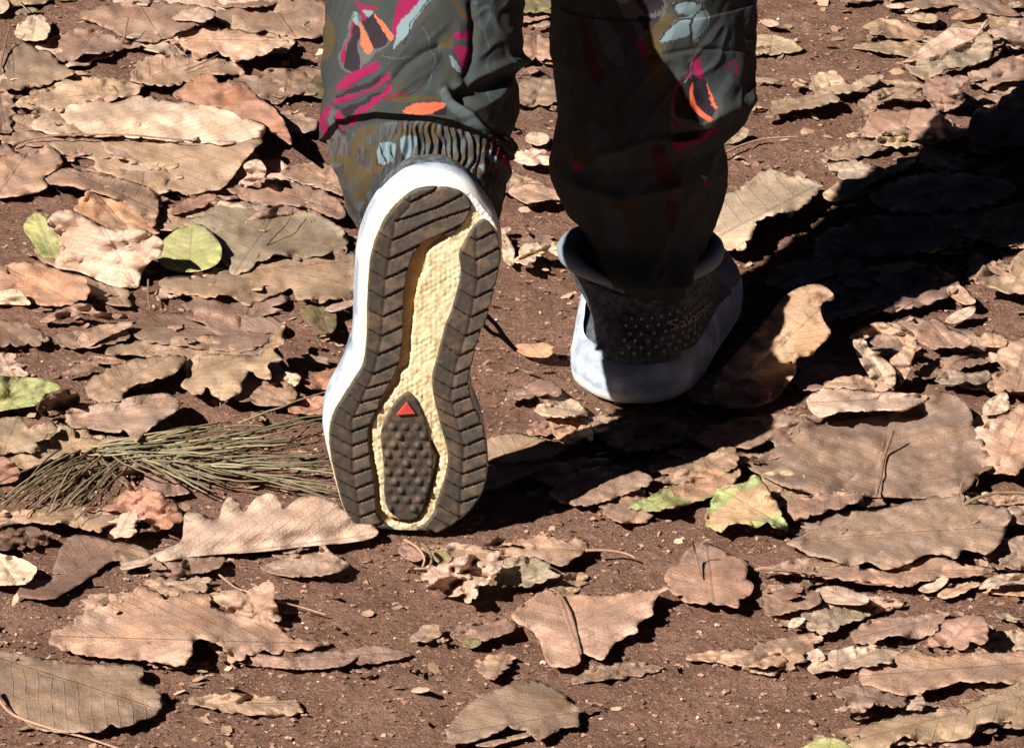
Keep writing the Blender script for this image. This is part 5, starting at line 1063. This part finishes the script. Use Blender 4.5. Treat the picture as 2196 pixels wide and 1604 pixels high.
twig('wiry curled stem over the right end of the large brown leaf', [(2066,1078,10),(2060,1050,18),(2066,1030,24),(2084,1020,26),(2098,1028,22),(2094,1042,16)], .0007, M_stem)
twig('olive stalk crossing the right edge beside the wiry curled stem', [(2064,1084,12),(2100,1066,16),(2150,1056,18),(2230,1058,18)], .0014, LM['olive'])
twig('curved midrib of the long leaf at top right', [(1935,134,13),(1980,128,16),(2029,111,20),(2060,96,23),(2092,80,27),(2119,42,34)], .0010, M_stem2)
twig('thin straw twig on the bare soil right of the trousers', [(1548,332,5),(1590,312,6),(1640,298,7),(1715,293,6)], .0009, M_stem2)
twig('bent yellow stalk beside the planted heel', [(1270,726,18),(1240,736,14),(1224,746,10),(1228,768,6),(1238,802,5)], .0008, LM['straw'])
twig('straight stem lying between the shoes in front of the tan leaf', [(1040,992,6),(1100,992,6),(1190,990,7)], .0008, M_stem)
twig('curved brown stalks right below the raised toe', [(868,1158,14),(893,1172,16),(910,1196,12),(906,1216,6)], .0012, M_stem2)
twig('second curved stalk below the raised toe, the right one', [(903,1164,14),(918,1180,18),(926,1200,12),(916,1224,6)], .0014, M_stem)
twig('thin stem stub under the very large flat tan leaf', [(318,600,10),(318,640,10),(322,664,4)], .0009, M_stem)
twig('pale grass blade glinting inside the right shadow', [(1922,668,14),(1940,658,18),(1958,648,20)], .0011, LM['straw'])
twig('short dark stick in the needles in front of the lobed leaf', [(428,985,9),(428,1010,11),(424,1045,8)], .0011, M_stem)

needle_mats = [simple_mat('needle_green', (.19, .175, .10), (.14, .125, .075), 200, .55, .3, .0003), simple_mat('needle_straw', (.34, .28, .16), (.26, .21, .12), 200, .6, .3, .0003), simple_mat('needle_brown', (.22, .15, .09), (.15, .10, .06), 200, .6, .3, .0003)]
rn = random.Random(5)
def needle(x0, y0, x1, y1, bow, z0, z1, mi, fan):
    m = 9; pts = []
    for i in range(m):
        t = i / (m - 1); b = bow * 4 * t * (1 - t)
        pts.append((x0 + (x1 - x0) * t, y0 + (y1 - y0) * t - b + rn.uniform(-1.6, 1.6), z0 + (z1 - z0) * t + 5 * math.sin(t * 3.14)))
    P = catmull(pts, 9, False); W = at_z(P[:, 0], P[:, 1], P[:, 2] / 1000)
    V, F = tube_mesh(W, np.linspace(.00085, .00055, len(W)), 5)
    o = mesh_obj('pine_needle', V, F, needle_mats[mi])
    tag(o, ('thin green brown pine needle in the tangled heap left of the raised shoe, right fan' if fan else 'thin brown pine needle in the tangled heap left of the raised shoe, left fan'), 'pine needle', 'pine needles right fan' if fan else 'pine needles left fan')
for i in range(62):
    t = rn.random(); x0 = rn.uniform(190, 520); y0 = 962 + (x0 - 190) * rn.uniform(-.14, .12) + rn.uniform(-14, 26)
    ln = rn.uniform(150, 270); x1 = min(x0 + ln, 755); sp = (y0 - 975) * rn.uniform(.6, 1.4) + rn.uniform(-26, 24)
    needle(x0, y0, x1, y0 + sp * .8 - 14, rn.uniform(-9, 11), rn.uniform(6, 14), rn.uniform(5, 22), rn.choice([0, 0, 1, 1, 2]), True)
for i in range(10):
    needle(rn.uniform(380, 470), rn.uniform(985, 1010), rn.uniform(690, 750), rn.uniform(930, 1080), rn.uniform(-6, 6), 10, rn.uniform(8, 16), rn.choice([0, 1]), True)
for i in range(24):
    x0 = rn.uniform(130, 290); y0 = rn.uniform(955, 1010); x1 = x0 - rn.uniform(60, 190) + 10; y1 = y0 + rn.uniform(50, 130)
    needle(x0, y0, x1, min(y1, 1128), rn.uniform(2, 20), rn.uniform(8, 14), rn.uniform(9, 16), rn.choice([2, 1, 0, 2]), False)
for i in range(16):
    x0 = rn.uniform(205, 360); y0 = rn.uniform(960, 985); needle(x0, y0, x0 + rn.uniform(60, 200), y0 + rn.uniform(30, 80), rn.uniform(-14, 2), 12, 10, rn.choice([2, 1, 0]), False)
# ---- smaller broken leaves that fill the litter between the big ones
ANCH = [((150,60),'the top left scrap'),((430,120),'the rusty tan leaf, upper left'),((330,250),'the pale ribbed leaf'),((610,420),'the left trouser leg, upper left'),((230,530),'the standing buff leaf'),((430,530),'the lime green leaf'),((590,500),'the large grey green leaf'),((80,610),'the orange leaf at the left edge'),
 ((520,790),'the toothed grey tan leaf'),((260,890),'the ribbed brown leaf'),((60,850),'the green leaf at the left edge'),((300,700),'the long curled leaf, mid left'),((650,960),'the pine needles, right end'),((180,1060),'the pine needles, left end'),((560,1110),'the rolled lobed leaf'),((150,1200),'the dusty leaf, lower left'),((420,1340),'the big tan oak leaf, lower left'),((200,1490),'the grey dusted leaf in the bottom left corner'),((700,1320),'the bare soil left of centre, low down'),
 ((1000,1240),'the crinkled pale yellow leaf'),((1270,1330),'the fan shaped leaf'),((1120,1520),'the torn slit leaf'),((1530,1230),'the reddish tan leaf'),((1600,1090),'the half green half orange leaf'),((1900,1150),'the large brown leaf, lower right'),((1800,1280),'the small bright oval leaf'),((2060,1360),'the reddish curled leaf'),((2000,1440),'the broad tan leaf, lower right'),((1950,1570),'the bottom right leaf'),((1550,1450),'the bare soil, lower right'),
 ((1690,720),'the upright curled leaf'),((1890,780),'the arched torn leaf'),((1900,960),'the large brown leaf with the stalk'),((2140,590),'the pointed oak leaf at the right edge'),((2100,800),'the grey green torn leaf'),((1700,230),'the torn leaf with a straight edge, upper right'),((1940,270),'the rounded bright leaf, upper right'),((1650,420),'the pale tan leaf by the trousers'),((2030,100),'the long leaf with a curved midrib'),((1950,40),'the pale strip near the top edge'),((1150,540),'the crumpled yellowish leaf'),((1150,840),'the small lobed leaf between the shoes'),((1150,300),'the trouser legs, seen between them'),((1750,40),'the bare soil at the top, right of the trousers'),((1990,520),'the shaded leaves at the right')]
SZ = ['tiny', 'small', 'medium sized']; SHP = ['ragged', 'torn', 'oval', 'notched', 'crumpled', 'flat', 'curled', 'pointed']; CN = {'tan': 'tan', 'pale': 'pale', 'brown': 'brown', 'dusty': 'soil dusted', 'red': 'reddish', 'grey': 'greyish', 'straw': 'straw coloured', 'dark': 'dark brown', 'orange': 'rusty orange'}
rl = random.Random(21); used = set(); made = 0
def bits(n, box, kinds, smin, smax, hb):
    global made
    k0 = 0; tries = 0
    while k0 < n and tries < n * 30:
        tries += 1
        x = rl.uniform(box[0], box[2]); y = rl.uniform(box[1], box[3])
        if inside([(x, y)], [(690, 380), (1080, 380), (1080, 1140), (690, 1140)])[0]: continue
        sz = smin + (smax - smin) * rl.random() ** 1.6; kd = rl.choice(kinds); shp = rl.choice(SHP)
        an = rl.uniform(0, 6.28); m = {'oval': 9, 'pointed': 7}.get(shp, 12); el = rl.uniform(.35, .75); pts = []
        tx, ty = rl.uniform(-1, 1), rl.uniform(-1, 1); up = rl.choice([2, 4, 7, 11]) if shp != 'flat' else 1
        for i in range(m):
            t = 6.283 * i / m
            r = sz * (rl.uniform(.82, 1) if shp == 'oval' else rl.uniform(.5, 1.0)) * (1.25 if shp == 'pointed' and i == 0 else 1)
            a, b = r * math.cos(t), r * el * math.sin(t)
            dx, dy = a * math.cos(an) - b * math.sin(an), a * math.sin(an) + b * math.cos(an)
            pts.append((x + dx, y + dy * .40, hb + max(0, (dx * tx + dy * ty) / sz * up) + (rl.uniform(0, 5) if shp in ('curled', 'crumpled') else 0)))
        near = min(ANCH, key=lambda q: (q[0][0] - x) ** 2 + ((q[0][1] - y) * 1.6) ** 2)
        rx, ry = x - near[0][0], (y - near[0][1]) * 1.6
        rel = ('right of' if rx > 0 else 'left of') if abs(rx) > abs(ry) else ('in front of' if ry > 0 else 'behind')
        lab = '%s %s %s leaf piece %s %s' % (SZ[0 if sz < 22 else 1 if sz < 40 else 2], shp, CN[kd], rel, near[1])
        if lab in used or len(lab.split()) > 16: continue
        used.add(lab)
        leaf(lab, kd, pts, crumple=2.0 if shp == 'crumpled' else .9, edge=1.2 if shp in ('ragged', 'torn', 'notched') else .5, name='leaf_piece', group='broken pieces of fallen leaf')
        k0 += 1; made += 1
bits(24, (0, 0, 700, 860), ['tan', 'tan', 'brown', 'pale', 'dusty', 'red', 'grey'], 16, 58, 4)
bits(14, (0, 880, 700, 1240), ['tan', 'brown', 'pale', 'dusty', 'orange'], 14, 48, 4)
bits(10, (0, 1240, 900, 1600), ['dusty', 'tan', 'dusty', 'brown'], 12, 40, 3)
bits(8, (900, 1160, 1560, 1600), ['dusty', 'tan', 'brown', 'pale'], 12, 36, 3)
bits(14, (1600, 900, 2196, 1420), ['tan', 'brown', 'pale', 'dusty', 'grey', 'red'], 14, 46, 4)
bits(10, (1720, 1420, 2196, 1604), ['tan', 'brown', 'dusty'], 14, 44, 3)
bits(16, (1800, 480, 2196, 900), ['tan', 'brown', 'pale', 'grey', 'tan'], 14, 50, 4)
bits(34, (1600, 0, 2196, 480), ['tan', 'straw', 'pale', 'brown', 'grey', 'dusty'], 13, 44, 4)
bits(14, (1090, 20, 1240, 480), ['tan', 'pale', 'brown', 'red'], 12, 34, 4)
bits(16, (1060, 480, 1260, 1000), ['tan', 'pale', 'dusty', 'brown', 'orange'], 9, 26, 3)
bits(10, (1100, 960, 1650, 1100), ['brown', 'tan', 'dark'], 14, 40, 4)
print('bits', made, 'leaves', len([o for o in COL.objects if o.name.startswith(('fallen_leaf', 'leaf_piece'))]))

# whole oak leaves of the lower layer, partly covered by the others
def oak(x, y, ln, an, kd, hb, lab, up):
    nl = rl.choice([4, 5, 5, 6]); top = []; bot = []; N = nl * 4
    wd = rl.uniform(.24, .34)
    for side in (1, -1):
        for i in range(N + 1):
            t = i / N; env = math.sin(math.pi * min(1, t * .92 + .04)) ** .6 * (0.55 + .75 * t) * wd
            ph = t * nl + (.15 if side > 0 else -.1); notch = abs(math.sin(math.pi * ph)) ** .5
            r = env * (.55 + .45 * notch) * rl.uniform(.88, 1.08)
            (top if side > 0 else bot).append((t - .5, side * r))
    loop = top + bot[::-1][1:-1]; pts = []
    ca, sa = math.cos(an), math.sin(an); ua, ub = rl.uniform(-1, 1), rl.uniform(-1, 1)
    for a, b in loop:
        bx = b + .10 * math.sin(a * 3 + an)
        pts.append((x + ln * (a * ca - bx * sa), y + ln * (a * sa + bx * ca) * .36, hb + max(0, up * (a * ua + b * 2 * ub) * 2)))
    ax = ((x - .5 * ln * ca, y - .5 * ln * sa * .36), (x + .5 * ln * ca, y + .5 * ln * sa * .36))
    return leaf(lab, kd, pts, crumple=1.1, edge=.5, axis=ax, group='lobed oak leaves of the lower layer')
OS = ['big lobed', 'broad lobed', 'long lobed', 'scalloped', 'deeply lobed', 'worn lobed']
def under(n, box, kinds, l0, l1, hb):
    k0 = 0; tries = 0
    while k0 < n and tries < n * 40:
        tries += 1; x = rl.uniform(box[0], box[2]); y = rl.uniform(box[1], box[3]); kd = rl.choice(kinds); shp = rl.choice(OS)
        if inside([(x, y)], [(640, 420), (1140, 420), (1140, 1100), (640, 1100)])[0]: continue
        near = min(ANCH, key=lambda q: (q[0][0] - x) ** 2 + ((q[0][1] - y) * 1.6) ** 2)
        rx, ry = x - near[0][0], (y - near[0][1]) * 1.6
        rel = ('lying right of' if rx > 0 else 'lying left of') if abs(rx) > abs(ry) else ('lying in front of' if ry > 0 else 'lying behind')
        lab = '%s %s oak leaf %s %s' % (shp, CN[kd], rel, near[1])
        if lab in used or len(lab.split()) > 16: continue
        used.add(lab); k0 += 1
        oak(x, y, rl.uniform(l0, l1), rl.uniform(0, 6.28), kd, hb, lab, rl.choice([2, 5, 9]))
under(34, (-40, -30, 690, 880), ['tan', 'brown', 'tan', 'dusty', 'pale'], 210, 400, 2.5)
under(12, (-40, 880, 660, 1260), ['tan', 'brown', 'dusty'], 150, 280, 2.5)
under(5, (0, 1280, 900, 1600), ['dusty', 'dusty', 'tan'], 160, 260, 1.5)
under(6, (900, 1180, 1640, 1600), ['dusty', 'tan'], 130, 230, 1.5)
under(20, (1620, 880, 2230, 1420), ['tan', 'brown', 'dusty', 'pale'], 170, 320, 2.5)
under(6, (1780, 1430, 2230, 1620), ['tan', 'dusty'], 160, 260, 2)
under(16, (1760, 420, 2230, 880), ['tan', 'brown', 'pale', 'dusty'], 150, 280, 2.5)
under(16, (1600, -30, 2230, 420), ['tan', 'brown', 'straw', 'dusty'], 110, 230, 2.5)
under(7, (1120, 900, 1640, 1100), ['brown', 'tan'], 120, 220, 2.5)
under(5, (1100, -10, 1240, 560), ['tan', 'brown'], 80, 130, 2.5)
under(4, (1060, 820, 1300, 1000), ['tan', 'red'], 90, 150, 2.5)
print('total leaves', len([o for o in COL.objects if o.name.startswith(('fallen_leaf', 'leaf_piece'))]))
